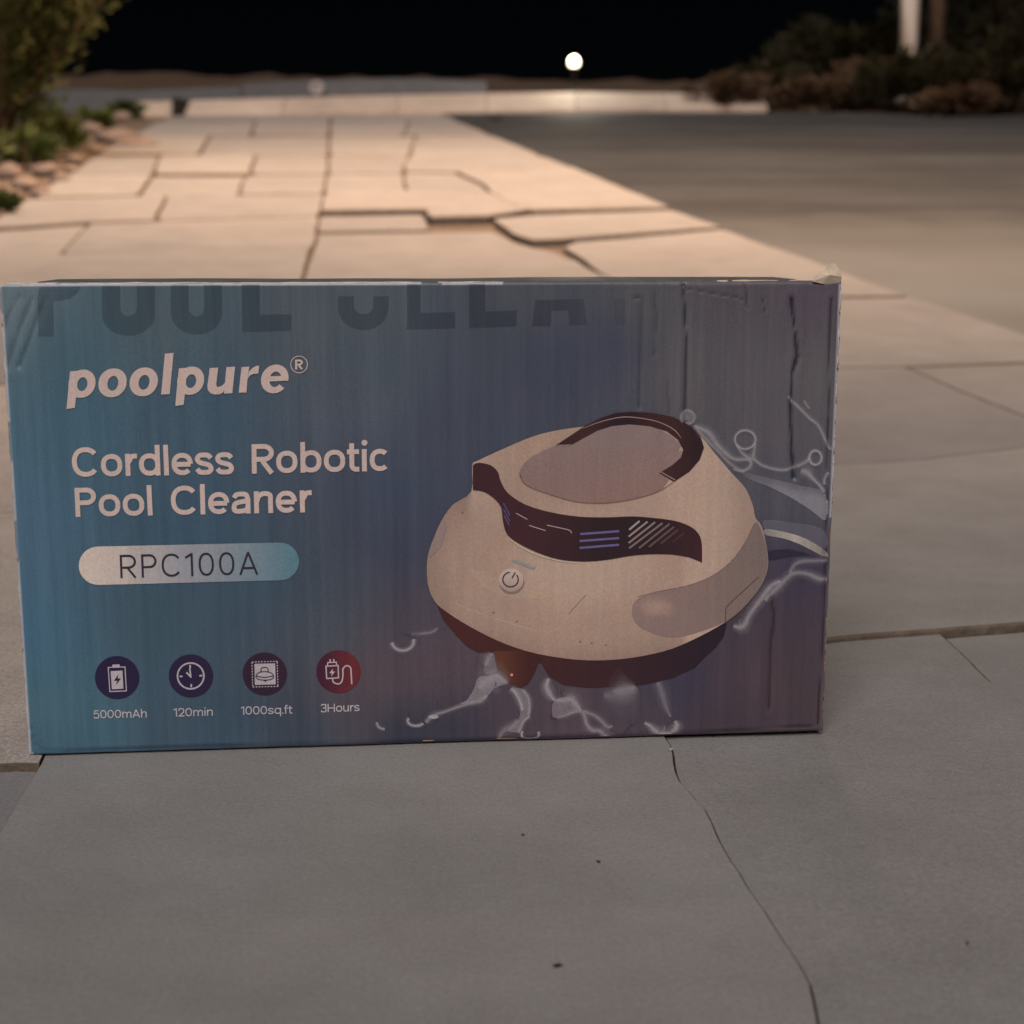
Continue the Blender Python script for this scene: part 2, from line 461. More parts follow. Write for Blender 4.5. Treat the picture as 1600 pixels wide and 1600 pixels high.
# round pale marker on the wall
c = at(495, 137, 15.5)
e = empty('round_marker', c)
R_ = 0.072
bm = bmesh.new()
r = bmesh.ops.create_cone(bm, cap_ends=True, segments=28, radius1=R_, radius2=R_ * 0.96, depth=0.035)
bmesh.ops.rotate(bm, verts=bm.verts[:], cent=(0, 0, 0), matrix=Matrix.Rotation(pi / 2, 3, 'X'))
mesh_obj('disc', bm, M['chalk'], e)
bm = bmesh.new()
path = [(-0.032, 0.012), (-0.02, 0.032), (0.004, 0.036), (0.024, 0.024), (0.026, 0.006), (0.008, -0.006), (-0.006, 0.002), (-0.02, 0.012)]
add_tube(bm, [(x, -0.019, z) for x, z in path], 0.0075, 6)
add_tube(bm, [(-0.034, -0.019, -0.004), (-0.03, -0.019, -0.03)], 0.006, 6)
mesh_obj('mark', bm, M['dark'], e)
tag(e, 'small round pale marker with a dark curl on the blue-grey wall', 'marker')

# ---- earth bank behind
def bank(name, x0, x1, ya, yb, crest, mat, seed, amp=0.08, nx=90, ny=16):
    bm = bmesh.new(); vs = []
    for j in range(ny + 1):
        t = j / ny; y = ya + (yb - ya) * t; row = []
        for i in range(nx + 1):
            x = x0 + (x1 - x0) * i / nx
            h = max(0.0, crest(x, y)) * sin(min(1.0, t * 1.35) * pi / 2) if t < 0.75 else max(0.0, crest(x, y)) * cos((t - 0.75) * 2 * pi * 0.99)
            nz = noise.fractal(Vector((x * 1.6, y * 1.6, seed)), 0.9, 2.1, 5) * amp * min(1, t * 6)
            row.append(bm.verts.new((x, y, g(y) - 0.06 + h + nz)))
        vs.append(row)
    for j in range(ny):
        for i in range(nx): bm.faces.new((vs[j][i], vs[j][i + 1], vs[j + 1][i + 1], vs[j + 1][i]))
    return mesh_obj(name, bm, mat, smooth=True)
def crest_left(x, y):
    px = 800 + x / 20 * F
    py = 106 + 4 * noise.noise(Vector((x * 0.5, 3, 0))) + max(0, (px - 250)) * 0.016
    return at(800, py, 19.5).z - g(19.5) + 0.06
tag(bank('earth_bank', -16, 7, 16.6, 25, crest_left, M['soil'], 1.0), kind='structure')
def crest_right(x, y):
    return 0.05 + 0.30 * min(1, max(0, (x - 2.8) / 2.2)) + 0.1 * noise.noise(Vector((x * 1.3, y, 5)))
tag(bank('verge_bank', 2.6, 16, 13.2, 20, crest_right, M['soil'], 4.0, 0.12), kind='structure')

# ------------------------------------------------------------------ lamps and posts
def emit(name, col, strength):
    m = N(name); m.b.inputs['Base Color'].default_value = (*col, 1)
    m.b.inputs['Emission Color'].default_value = (*col, 1); m.b.inputs['Emission Strength'].default_value = strength
    return m.m
M['lampglass'] = emit('lit_lamp_glass', (1.0, 0.80, 0.50), 5.0)
M['post_metal'] = plain('dark_metal', (0.010, 0.009, 0.008), 0.5, 0.2, 30)
M['white_post'] = plain('white_painted_post', (0.78, 0.76, 0.72), 0.45, 0.08, 6)
M['brown_post'] = plain('brown_timber', (0.10, 0.07, 0.05), 0.8, 0.3, 12, 0.004)

c = at(897, 97, 14.78)
e = empty('garden_lamp', (c.x, c.y, g(c.y) - 0.02))
h = c.z - e.location.z
bm = bmesh.new(); add_tube(bm, [(0, 0, 0), (0, 0, 0.02), (0, 0, 0.021), (0, 0, h - 0.06)], [0.06, 0.06, 0.022, 0.02], 14); mesh_obj('post', bm, M['post_metal'], e, True)
bm = bmesh.new(); add_tube(bm, [(0, 0, h - 0.075), (0, 0, h - 0.06), (0, 0, h - 0.045)], [0.03, 0.05, 0.045], 16); mesh_obj('collar', bm, M['post_metal'], e, True)
bm = bmesh.new(); bmesh.ops.create_uvsphere(bm, u_segments=24, v_segments=14, radius=0.05); bmesh.ops.translate(bm, verts=bm.verts[:], vec=(0, 0, h))
mesh_obj('globe', bm, M['lampglass'], e, True)
pd = bpy.data.lights.new('garden_lamp_light', 'POINT'); pd.energy = 15; pd.color = (1.0, 0.86, 0.66); pd.shadow_soft_size = 0.05
po = bpy.data.objects.new('garden_lamp_light', pd); po.location = c + Vector((0, -0.02, 0.055)); COL.objects.link(po)
tag(e, 'small glowing globe lamp on a low dark post just behind the kerb', 'lamp')

# tall street lamp standing on the left verge, its arm reaching over the pavement
LX, LY, LZ = 0.5, 5.4, 5.9
bx = -3.6
e = empty('street_lamp', (bx, LY, g(LY) - 0.05))
zt = LZ - e.location.z
bm = bmesh.new(); add_tube(bm, [(0, 0, 0), (0, 0, 0.5), (0, 0, 0.52), (0, 0, zt + 0.1)], [0.09, 0.09, 0.065, 0.045], 14); mesh_obj('pole', bm, M['post_metal'], e, True)
bm = bmesh.new(); add_tube(bm, [(0, 0, zt), (0.5, 0, zt + 0.22), (1.5, 0, zt + 0.32), (LX - bx - 0.3, 0, zt + 0.22), (LX - bx + 0.1, 0, zt + 0.13)], [0.04, 0.035, 0.03, 0.03, 0.03], 10); mesh_obj('arm', bm, M['post_metal'], e, True)
bm = bmesh.new(); add_box(bm, (LX - bx - 0.28, -0.13, zt + 0.05), (LX - bx + 0.3, 0.13, zt + 0.15), 0.03); mesh_obj('lamp_head', bm, M['post_metal'], e)
bm = bmesh.new(); add_box(bm, (LX - bx - 0.2, -0.1, zt + 0.035), (LX - bx + 0.22, 0.1, zt + 0.053), 0.006); mesh_obj('lens', bm, emit('street_lamp_lens', (1.0, 0.74, 0.45), 8.0), e)
tag(e, 'tall dark street lamp with a long arm over the pavement', 'street lamp')
sd = bpy.data.lights.new('street_lamp_light', 'SPOT')
sd.energy = 1600; sd.color = (1.0, 0.58, 0.34); sd.spot_size = radians(130); sd.spot_blend = 0.9; sd.shadow_soft_size = 0.14
so = bpy.data.objects.new('street_lamp_light', sd); COL.objects.link(so)
so.location = (LX, LY, LZ - 0.02)
aim = Vector((0.5, 7.6, g(7.6)))
so.rotation_euler = (Vector(so.location) - aim).to_track_quat('Z', 'Y').to_euler()

# white post and brown post at the right, behind the shrubs
def round_post(name, pxc, wpx, depth, mat, label, cat, hgt=4.5):
    c = at(pxc, 60, depth); r = wpx / 2 / F * depth
    e = empty(name, (c.x, depth, g(depth) - 0.06))
    bm = bmesh.new()
    add_tube(bm, [(0, 0, 0), (0.0, 0, hgt * 0.33), (0.008, 0, hgt * 0.66), (0.014, 0, hgt)], [r * 1.02, r, r * 0.98, r * 0.94], 20)
    mesh_obj('shaft', bm, mat, e, True)
    bm = bmesh.new(); add_tube(bm, [(0.014, 0, hgt), (0.014, 0, hgt + 0.03), (0.014, 0, hgt + 0.05)], [r * 1.15, r * 1.15, r * 0.5], 20); mesh_obj('cap', bm, mat, e, True)
    bm = bmesh.new(); add_tube(bm, [(0, 0, 0), (0, 0, 0.16), (0, 0, 0.2)], [r * 1.35, r * 1.3, r * 1.03], 20); mesh_obj('base_collar', bm, mat, e, True)
    return tag(e, label, cat)
round_post('white_post', 1420, 37, 15.2, M['white_post'], 'tall round white painted post rising out of the dark shrubs', 'post')
round_post('brown_post', 1462, 34, 16.2, M['brown_post'], 'dim brown post standing close behind the white post', 'post')

# ------------------------------------------------------------------ vegetation
def leaf_mat(name, c1, c2, rough=0.6):
    m = N(name)
    v = m.coord()
    at_ = m.n('ShaderNodeAttribute', attribute_name='leaf_tone')
    m.base(m.ramp(at_.outputs['Fac'], [(0.0, c1), (1.0, c2)])); m.rough(rough)
    m.b.inputs['Transmission Weight'].default_value = 0.0
    return m.m
M['leaf_olive'] = leaf_mat('olive_leaves', (0.022, 0.034, 0.008), (0.075, 0.088, 0.02))
M['leaf_green'] = leaf_mat('green_leaves', (0.03, 0.055, 0.014), (0.10, 0.14, 0.035))
M['leaf_dark'] = leaf_mat('dark_leaves', (0.012, 0.013, 0.005), (0.032, 0.032, 0.013))
M['leaf_dry'] = leaf_mat('dry_brown_leaves', (0.045, 0.03, 0.02), (0.12, 0.085, 0.055))

def leaves_mesh(name, items, mat, parent, rng):
    """items: (position, direction, length, width); each leaf is a folded pointed blade"""
    vs, fs, tone = [], [], []
    for p, d, L, W_ in items:
        d = d.normalized(); s = d.cross(Vector((rng.uniform(-1, 1), rng.uniform(-1, 1), rng.uniform(-1, 1))))
        if s.length < 1e-3: continue
        s.normalize(); u = d.cross(s)
        b = len(vs); t = rng.random()
        vs += [p, p + d * L * 0.45 + s * W_ * 0.5 + u * W_ * 0.15, p + d * L - u * W_ * 0.2, p + d * L * 0.45 - s * W_ * 0.5 + u * W_ * 0.15]
        fs += [(b, b + 1, b + 2), (b, b + 2, b + 3)]; tone += [t] * 4
    me = bpy.data.meshes.new(name); me.from_pydata([tuple(v) for v in vs], [], fs)
    at_ = me.attributes.new('leaf_tone', 'FLOAT', 'POINT'); at_.data.foreach_set('value', tone)
    me.materials.append(mat)
    o = bpy.data.objects.new(name, me); COL.objects.link(o); o.parent = parent
    return o

def shrub(name, base, height, spread, limbs, per, leaf, mat, label, cat, seed, lean=(0, 0), up=0.9, group=None, first='trunk'):
    rng = random.Random(seed)
    e = empty(name, base)
    items = []; bmw = bmesh.new()
    add_tube(bmw, [(0, 0, -0.05), (lean[0] * 0.2, lean[1] * 0.2, height * 0.25), (lean[0] * 0.5, lean[1] * 0.5, height * 0.55)], [height * 0.035, height * 0.028, height * 0.01], 8)
    for k in range(limbs):
        az = rng.uniform(0, 2 * pi); f = (k + 0.5) / limbs
        st = Vector((lean[0] * 0.4 * f, lean[1] * 0.4 * f, height * (0.05 + 0.45 * f)))
        r = spread * (1.0 - 0.55 * f) * rng.uniform(0.7, 1.15)
        en = Vector((lean[0] * f + r * cos(az), lean[1] * f + r * sin(az), min(height, st.z + height * up * rng.uniform(0.35, 0.62))))
        mid = st.lerp(en, 0.5) + Vector((rng.uniform(-1, 1), rng.uniform(-1, 1), -0.6)) * r * 0.16
        pts = []
        for q in range(7):
            t = q / 6; pts.append(st * (1 - t) ** 2 + mid * 2 * t * (1 - t) + en * t * t)
        add_tube(bmw, pts, [height * 0.012 * (1 - 0.8 * q / 6) for q in range(7)], 5)
        for j in range(per):
            t = rng.uniform(0.18, 1.0) ** 0.8; q = min(5, int(t * 6)); fr = t * 6 - q
            p = pts[q].lerp(pts[q + 1], fr); d = (pts[q + 1] - pts[q]).normalized()
            off = Vector((rng.gauss(0, 1), rng.gauss(0, 1), rng.gauss(0, 1)))
            w = spread * 0.16 * (1.15 - 0.75 * t)
            dd = d * 1.1 + off * 0.55 + Vector((0, 0, 0.25))
            items.append((p + off * w * 0.55, dd, leaf * rng.uniform(0.6, 1.3), leaf * rng.uniform(0.28, 0.5)))
    mesh_obj(first, bmw, M['bark'], e, True)
    leaves_mesh('crown' if first == 'trunk' else 'foliage', items, mat, e, rng)
    return tag(e, label, cat, group)

# big olive shrub at the left edge
b = gnd(10, 262)
shrub('feathery_shrub', b + Vector((-0.12, 0.25, 0)), 1.35, 0.58, 46, 330, 0.055, M['leaf_olive'], 'tall feathery olive-green shrub cut by the left edge of the picture', 'shrub', 3, lean=(0.10, 0.0), up=1.0)
# low green plants at its foot
for i, (px, py, hh, ss, lab) in enumerate([
        (40, 262, 0.20, 0.19, 'low bright green plant at the foot of the tall feathery shrub'),
        (95, 238, 0.19, 0.17, 'low green plant spilling over the stones right of the feathery shrub'),
        (150, 205, 0.17, 0.17, 'low green plant trailing toward the left end of the kerb'),
        (195, 183, 0.14, 0.20, 'farthest low green plant touching the left end of the kerb'),
        (60, 205, 0.26, 0.24, 'green plant in the shade right under the feathery shrub'),
        (8, 334, 0.07, 0.06, 'small tuft of green weeds at the left edge of the pavement')]):
    shrub('low_plant', gnd(px, py), hh, ss, 16, 70, 0.035 if i < 5 else 0.02, M['leaf_green'], lab, 'plant', 20 + i, up=0.7, first='stem')

# stones along the left edge of the pavement
def rock(px, py, wpx, hpx, label, seed, group=None, rz=0.0):
    c = gnd(px, py + hpx * 0.4); k = c.y / F
    rx, rz_ = wpx * k / 2, hpx * k / 2 * 1.15
    rng = random.Random(seed)
    e = bmesh.new(); bmesh.ops.create_icosphere(e, subdivisions=3, radius=1)
    for v in e.verts:
        n = v.co.normalized()
        f = 1 + 0.22 * noise.noise(n * 1.4 + Vector((seed, 0, 0))) + 0.10 * noise.noise(n * 3.5 + Vector((0, seed, 0)))
        v.co = Vector((n.x * rx, n.y * rx * 0.8, max(-0.6, n.z) * rz_)) * f
    o = mesh_obj('stone', e, M['rock'], None, True)
    o.location = c + Vector((0, 0, rz_ * 0.25)); o.rotation_euler = (0, 0, rz)
    return tag(o, label, 'stone', group)
GS = 'small stones along the verge'
LS = 'small rounded pinkish stone among the row along the left verge'
rock(185, 209, 74, 24, 'longest pinkish stone lying in the verge row nearest the kerb', 1, rz=0.7)
rock(212, 221, 70, 16, 'flat pale stone lying just in front of the longest verge stone', 2, rz=0.6)
rock(191, 179, 30, 14, 'small pale round stone beside the farthest low green plant', 3)
rock(70, 134, 34, 18, 'pale stone at the far side under the feathery shrub', 14)
for i, (x, y, w, h_) in enumerate([(145, 198, 34, 20), (118, 220, 40, 24), (118, 246, 30, 16), (72, 262, 40, 22), (95, 276, 34, 18), (40, 284, 44, 22), (62, 298, 34, 14), (14, 264, 40, 26), (16, 300, 40, 22), (30, 238, 40, 18), (8, 214, 40, 16), (150, 232, 26, 12), (112, 262, 26, 12)]):
    rock(x, y, w, h_, LS, 30 + i, GS, random.uniform(-0.4, 0.8))

# dark and dry shrubs at the right
for i, (px, py, dep, hh, ss, mat, lab) in enumerate([
        (1130, 150, 15.0, 0.32, 0.5, 'leaf_dry', 'low dry brown bush behind the right end of the kerb'),
        (1190, 148, 15.6, 0.42, 0.6, 'leaf_dark', 'dark rounded bush rising behind the low dry brown bush'),
        (1255, 158, 14.2, 0.32, 0.42, 'leaf_dry', 'brown brushwood clump leaning right beside the end of the kerb'),
        (1330, 160, 14.4, 0.45, 0.5, 'leaf_dry', 'brown brushwood clump just left of the foot of the white post'),
        (1415, 165, 13.9, 0.58, 0.55, 'leaf_dark', 'dark shrub hiding the foot of the white post'),
        (1500, 168, 13.7, 0.50, 0.62, 'leaf_dark', 'broad dark shrub right of the brown post'),
        (1590, 172, 13.6, 0.75, 0.7, 'leaf_dark', 'tallest dark shrub at the right edge of the picture'),
        (1475, 176, 13.3, 0.2, 0.40, 'leaf_dry', 'low brown tuft in front of the broad dark shrub'),
        (1350, 60, 18.5, 1.0, 1.3, 'leaf_dark', 'large dim bush far behind the brushwood left of the white post'),
        (1560, 60, 18.0, 2.3, 1.5, 'leaf_dark', 'large dim bush in the dark behind the right edge shrubs')]):
    c = at(px, py, dep)
    shrub('roadside_shrub', (c.x, dep, g(dep) + 0.02), hh, ss, 34, 150, 0.06 if dep < 17 else 0.12, M[mat], lab, 'shrub', 60 + i, lean=(0.25 if mat == 'leaf_dry' else 0.05, 0), up=0.8)

# ------------------------------------------------------------------ small litter on the ground
def crumb(px, py, size, label, seed, mat='dark', cat='debris', name='crumb'):
    c = gnd(px, py); bm = bmesh.new(); bmesh.ops.create_icosphere(bm, subdivisions=2, radius=1)
    for v in bm.verts:
        n = v.co.normalized(); f = 1 + 0.6 * noise.noise(n * 2.2 + Vector((seed, 0, 0)))
        v.co = Vector((n.x * size, n.y * size * 0.6, n.z * size * 0.35)) * f
    o = mesh_obj(name, bm, M[mat], None, True); o.location = c + Vector((0, 0, size * 0.25)); o.rotation_euler = (0, 0, seed)
    return tag(o, label, cat)
crumb(817, 1305, 0.0010, 'tiny dark crumb on the front slab nearest the box', 1.0)
crumb(935, 1347, 0.0012, 'tiny dark crumb on the front slab right of the other two', 2.3)
crumb(871, 1510, 0.0018, 'largest dark crumb on the front slab nearest the viewer', 0.2)
crumb(1048, 1172, 0.0022, 'pale crumb of mortar at the joint by the box', 1.4, 'slab_rough')
crumb(1512, 1473, 0.0008, 'tiny dark speck on the slab right of the long crack', 1.7)
# small dark curled leaf far up the pavement
c = gnd(775, 188); bm = bmesh.new()
L = 0.06; rr = []
for i in range(9):
    t = i / 8; w = 0.024 * sin(pi * min(1, t * 0.96 + 0.03)) ** 0.7
    rr.append([bm.verts.new((-L + 2 * L * t, s * w, 0.004 + 0.03 * (2 * t - 1) ** 2 + 0.014 * abs(s))) for s in (-1, 0, 1)])
for a_, b_ in zip(rr, rr[1:]):
    for k in range(2): bm.faces.new((a_[k], b_[k], b_[k + 1], a_[k + 1]))
o = mesh_obj('fallen_leaf', bm, M['dark'], None, True)
md = o.modifiers.new('thick', 'SOLIDIFY'); md.thickness = 0.002
o.location = c + Vector((0, 0, 0.002)); o.rotation_euler = (0, 0, -0.3)
tag(o, 'small dark curled fallen leaf lying on the pavement below the kerb', 'leaf')

# ------------------------------------------------------------------ the printed cardboard box
BW, BH, BD = 0.4432, 0.2545, 0.14
YAW = 0.0896
BL = Vector((-0.2635, 0.7632, 0.0))
DU = Vector((cos(YAW), sin(YAW), 0)); DN = Vector((sin(YAW), -cos(YAW), 0))
box = empty('cardboard_box', BL + DU * (BW / 2) - DN * (BD / 2) + Vector((0, 0, 0.0012)), YAW)
tag(box, 'scuffed blue printed cardboard box standing on the pavement', 'box')

def uv(px, py):
    """panel coordinates (metres from the lower left corner) of a spot seen on the box front"""
    d = ray(px, py); t = (BL - EYE).dot(DN) / d.dot(DN); p = EYE + d * t
    return (p - BL).dot(DU), p.z

def px_of(u, v):
    p = BL + DU * u + Vector((0, 0, v)) - EYE
    zc = p.dot(FWD); return 800 + F * p.x / zc, 800 - F * p.dot(UP) / zc

def seg_dist(px, py, path):
    best = (1e9, 0)
    for (x0, y0), (x1, y1) in zip(path, path[1:]):
        dx, dy = x1 - x0, y1 - y0; L2 = dx * dx + dy * dy
        t = max(0, min(1, ((px - x0) * dx + (py - y0) * dy) / L2)) if L2 else 0
        d = math.hypot(px - x0 - dx * t, py - y0 - dy * t)
        if d < best[0]: best = (d, (px - x0 - dx * t))
    return best

CREASES = [  # path in photo pixels, half width, depth in metres, how strongly fold shade darkens the ink
    ([(1068, 450), (1070, 480), (1073, 540), (1071, 600), (1070, 660), (1069, 700)], 3.2, 0.0013, 0.75),
    ([(1237, 470), (1240, 500), (1244, 540), (1246, 560), (1239, 585), (1236, 640), (1237, 700), (1240, 750)], 4.2, 0.0018, 0.95),
    ([(1205, 935), (1210, 966), (1205, 1010), (1202, 1075), (1201, 1110)], 4.0, 0.0012, 0.6),
    ([(1075, 455), (1150, 468), (1160, 472)], 2.0, 0.0006, 0.35),
    ([(1165, 450), (1168, 485)], 2.4, 0.0006, 0.5), ([(1190, 465), (1195, 492)], 1.6, 0.0006, 0.5), ([(1216, 455), (1215, 485)], 2.2, 0.0005, 0.4),
    ([(992, 468), (1003, 470), (1002, 520), (998, 640)], 3.5, 0.0007, 0.35), ([(1022, 464), (1026, 500), (1022, 560)], 3.0, 0.0006, 0.3),
    ([(1042, 600), (1046, 650)], 4.0, 0.0005, 0.3),
    ([(50, 470), (30, 520), (10, 580)], 6, 0.0009, 0.25), ([(70, 470), (52, 520), (30, 575)], 6, 0.0010, 0.25), ([(30, 466), (12, 500), (3, 530)], 5, 0.0008, 0.2),
    ([(1299, 470), (1296, 560), (1293, 700), (1291, 850), (1286, 1000), (1278, 1135)], 2.6, 0.0010, 0.75),
    ([(60, 1176), (400, 1168), (800, 1157), (1100, 1147), (1270, 1137)], 2.2, 0.0008, 0.55),
    ([(47, 1140), (56, 1165), (70, 1178)], 4, 0.001, 0.1),
    ([(940, 448), (1100, 446), (1290, 446)], 1.6, 0.0006, 0.8)]
CB = [(min(p[0] for p in c_[0]) - 22, max(p[0] for p in c_[0]) + 22, min(p[1] for p in c_[0]) - 22, max(p[1] for p in c_[0]) + 22) for c_ in CREASES]

def relief(px, py):
    """(how far the panel surface lies behind its plane, fold shade painted as dark ink)"""
    z, fold_shade = 0.0, 0.0
    for (path, hw, dep, dk), (x0, x1, y0, y1) in zip(CREASES, CB):
        if x0 < px < x1 and y0 < py < y1:
            d, side = seg_dist(px, py, path)
            hw2 = hw * (0.6 + 0.5 * noise.noise(Vector((px * 0.01, py * 0.03, hw))))
            k = math.exp(-(d / hw2) ** 2)
            z += dep * k - dep * 0.15 * math.exp(-((d - 2.6 * hw) / (1.3 * hw)) ** 2)
            fold_shade = max(fold_shade, dk * math.exp(-(d / (hw2 * 0.8)) ** 4))
    # washboard of the corrugation and slow dents
    z += 0.0006 * noise.noise(Vector((px * 0.005, py * 0.004, 7)))
    return z, fold_shade

K = (0.56, 0.465, 0.42)          # how bright a white print would look under the scene's light
def ink(c, a_=1.0):
    l_ = lin(c); return (min(0.9, l_[0] / K[0]), min(0.9, l_[1] / K[1]), min(0.9, l_[2] / K[2]), a_)

# the colour field of the print: teal at the left running to violet-grey at the right; the upper-right grey is gloss reflection put into the colour
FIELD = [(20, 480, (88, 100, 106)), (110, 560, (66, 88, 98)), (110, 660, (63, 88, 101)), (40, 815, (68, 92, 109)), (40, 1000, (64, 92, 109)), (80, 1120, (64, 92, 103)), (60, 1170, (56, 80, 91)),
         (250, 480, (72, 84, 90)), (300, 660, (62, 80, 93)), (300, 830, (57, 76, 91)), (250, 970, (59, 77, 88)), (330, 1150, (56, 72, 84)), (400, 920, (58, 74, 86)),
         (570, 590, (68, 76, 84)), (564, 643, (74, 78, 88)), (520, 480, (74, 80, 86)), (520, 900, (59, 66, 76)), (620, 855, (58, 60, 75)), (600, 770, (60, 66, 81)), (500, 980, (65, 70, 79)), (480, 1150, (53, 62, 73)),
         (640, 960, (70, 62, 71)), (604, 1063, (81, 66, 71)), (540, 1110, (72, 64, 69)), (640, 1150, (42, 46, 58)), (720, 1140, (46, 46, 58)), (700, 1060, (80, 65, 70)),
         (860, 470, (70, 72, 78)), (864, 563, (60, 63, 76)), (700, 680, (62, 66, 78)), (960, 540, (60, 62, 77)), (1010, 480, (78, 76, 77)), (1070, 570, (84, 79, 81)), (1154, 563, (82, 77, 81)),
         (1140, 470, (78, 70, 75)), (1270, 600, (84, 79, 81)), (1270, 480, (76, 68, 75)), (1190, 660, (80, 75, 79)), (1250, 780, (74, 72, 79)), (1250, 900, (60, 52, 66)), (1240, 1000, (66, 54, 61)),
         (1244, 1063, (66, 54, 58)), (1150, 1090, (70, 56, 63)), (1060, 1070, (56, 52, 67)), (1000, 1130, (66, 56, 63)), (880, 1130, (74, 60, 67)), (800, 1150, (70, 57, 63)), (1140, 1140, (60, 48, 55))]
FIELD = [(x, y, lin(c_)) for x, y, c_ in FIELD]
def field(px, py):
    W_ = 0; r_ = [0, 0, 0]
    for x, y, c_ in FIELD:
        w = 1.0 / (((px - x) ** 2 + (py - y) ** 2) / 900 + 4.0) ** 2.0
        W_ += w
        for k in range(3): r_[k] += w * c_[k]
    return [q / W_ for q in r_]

def print_material(name, translucent=False, ripple=0.6):
    m = N(name)
    v = m.coord('Object')
    at_ = m.n('ShaderNodeAttribute', attribute_name='ink')
    st = m.coord('Object', (260, 260, 9))
    streak = m.noise(st, 1.0, 4, 0.65)
    mott = m.noise(v, 900, 3, 0.7); mott2 = m.noise(v, 26, 4, 0.6)
    c_ = at_.outputs['Color']
    c_ = m.mix(c_, m.ramp(streak, [(0.30, (0.90, 0.91, 0.92)), (0.70, (1.08, 1.08, 1.07))]), min(1, ripple), 'MULTIPLY')
    c_ = m.mix(c_, m.ramp(mott, [(0.30, (0.82, 0.84, 0.86)), (0.70, (1.14, 1.12, 1.12))]), 0.8, 'MULTIPLY')
    c_ = m.mix(c_, m.ramp(mott2, [(0.3, (0.9, 0.94, 0.97)), (0.7, (1.1, 1.05, 1.03))]), 0.6, 'MULTIPLY')
    if ripple > 1:
        fl = m.noise(m.coord('Object', (120, 120, 3.5)), 1.0, 3, 0.7)
        c_ = m.mix(c_, m.ramp(fl, [(0.32, (0.80, 0.82, 0.86)), (0.68, (1.20, 1.17, 1.14))]), 0.5, 'MULTIPLY')  # sheen of the flute ripples put into the ink colour
    m.base(c_)
    m.rough(m.math('MULTIPLY_ADD', mott2, 0.25))
    m.b.inputs['Roughness'].default_value = 0.4
    for l_ in list(m.b.inputs['Roughness'].links): m.t.links.remove(l_)
    m.b.inputs['Specular IOR Level'].default_value = 0.4
    m.normal(m.bump(streak, 0.0005, 0.4))
    if translucent:
        m.l(at_.outputs['Alpha'], m.b.inputs['Alpha'])
    return m.m
M['print'] = print_material('glossy_print')
M['print_clear'] = print_material('translucent_print', True)
M['kraft'] = plain('raw_kraft_board', (0.36, 0.26, 0.16), 0.9, 0.25, 120, 0.0006)
M['torn_paper'] = plain('torn_paper', (0.78, 0.70, 0.56), 0.95, 0.2, 200, 0.0006)
M['scuff'] = plain('white_scuffed_edge', (0.66, 0.68, 0.72), 0.35, 0.35, 160, 0.0004)
M['side_print'] = plain('side_print', (0.07, 0.13, 0.20), 0.4, 0.3, 30, 0.0005)
M['side_print_worn'] = plain('top_print', (0.16, 0.20, 0.21), 0.45, 0.35, 60, 0.0006)

def panel_co(u, v, off):
    return Vector((u - BW / 2, -BD / 2 - off, v))

# front panel: a fine sheet carrying the colour field, with its folds, dents and rounded edges
NX, NZ = 400, 232
def edge_noise(t, s): return 0.0006 * noise.noise(Vector((t * 40, s, 0))) + 0.0002 * noise.noise(Vector((t * 160, s, 3)))
verts, cols, faces = [], [], []
pl = 0.0015
for j in range(NZ + 1):
    v0 = BH * j / NZ
    for i in range(NX + 1):
        u0 = BW * i / NX
        px, py = px_of(u0, v0)
        z, fold_shade = relief(px, py)
        # crushed outline
        u, v = u0, v0
        if i == 0: u += abs(edge_noise(v0, 1)) ; 
        if i == NX: u -= abs(edge_noise(v0, 2)) * (1.6 if v0 < 0.12 else 0.6)
        if j == 0: v += abs(edge_noise(u0, 3)) * 0.5
        if j == NZ: v += -abs(edge_noise(u0, 4)) * 0.7 - (0.0016 if u0 < 0.012 else 0)
        db = min(u0, BW - u0, v0, BH - v0)
        if db < pl: z += (pl - db) ** 2 / pl * 0.9
        verts.append(panel_co(u, v, -z))
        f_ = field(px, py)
        dk = 1 - 0.88 * fold_shade  # shade inside the folds is painted into the ink
        c_ = [min(0.9, f_[k] / K[k]) * (dk if k < 2 else 1 - 0.80 * fold_shade) for k in range(3)]
        # wear of the ink along the outline
        wear = 0.0
        if db < 0.0012:
            n_ = noise.noise(Vector((u0 * 38, v0 * 38, 5)))
            if i < 3: wear = 0.85 if n_ > -0.1 else 0.3
            elif j > NZ - 2: wear = 0.75 if (u0 < 0.26 and n_ > -0.25) else 0.0
            elif i > NX - 3: wear = 0.95 if (v0 > 0.125 and n_ > -0.5) else 0.1
        if wear: c_ = [q * (1 - wear) + wear * w for q, w in zip(c_, (0.62, 0.68, 0.76))]
        cols.append((*c_, 1.0))
for j in range(NZ):
    for i in range(NX):
        b = j * (NX + 1) + i
        faces.append((b, b + 1, b + NX + 2, b + NX + 1))
me = bpy.data.meshes.new('front_panel'); me.from_pydata([tuple(v) for v in verts], [], faces)
ca = me.color_attributes.new('ink', 'FLOAT_COLOR', 'POINT'); ca.data.foreach_set('color', [x for c_ in cols for x in c_])
me.materials.append(print_material('rippled_print', False, 1.5)); me.shade_smooth()
front = bpy.data.objects.new('front_panel', me); COL.objects.link(front); front.parent = box

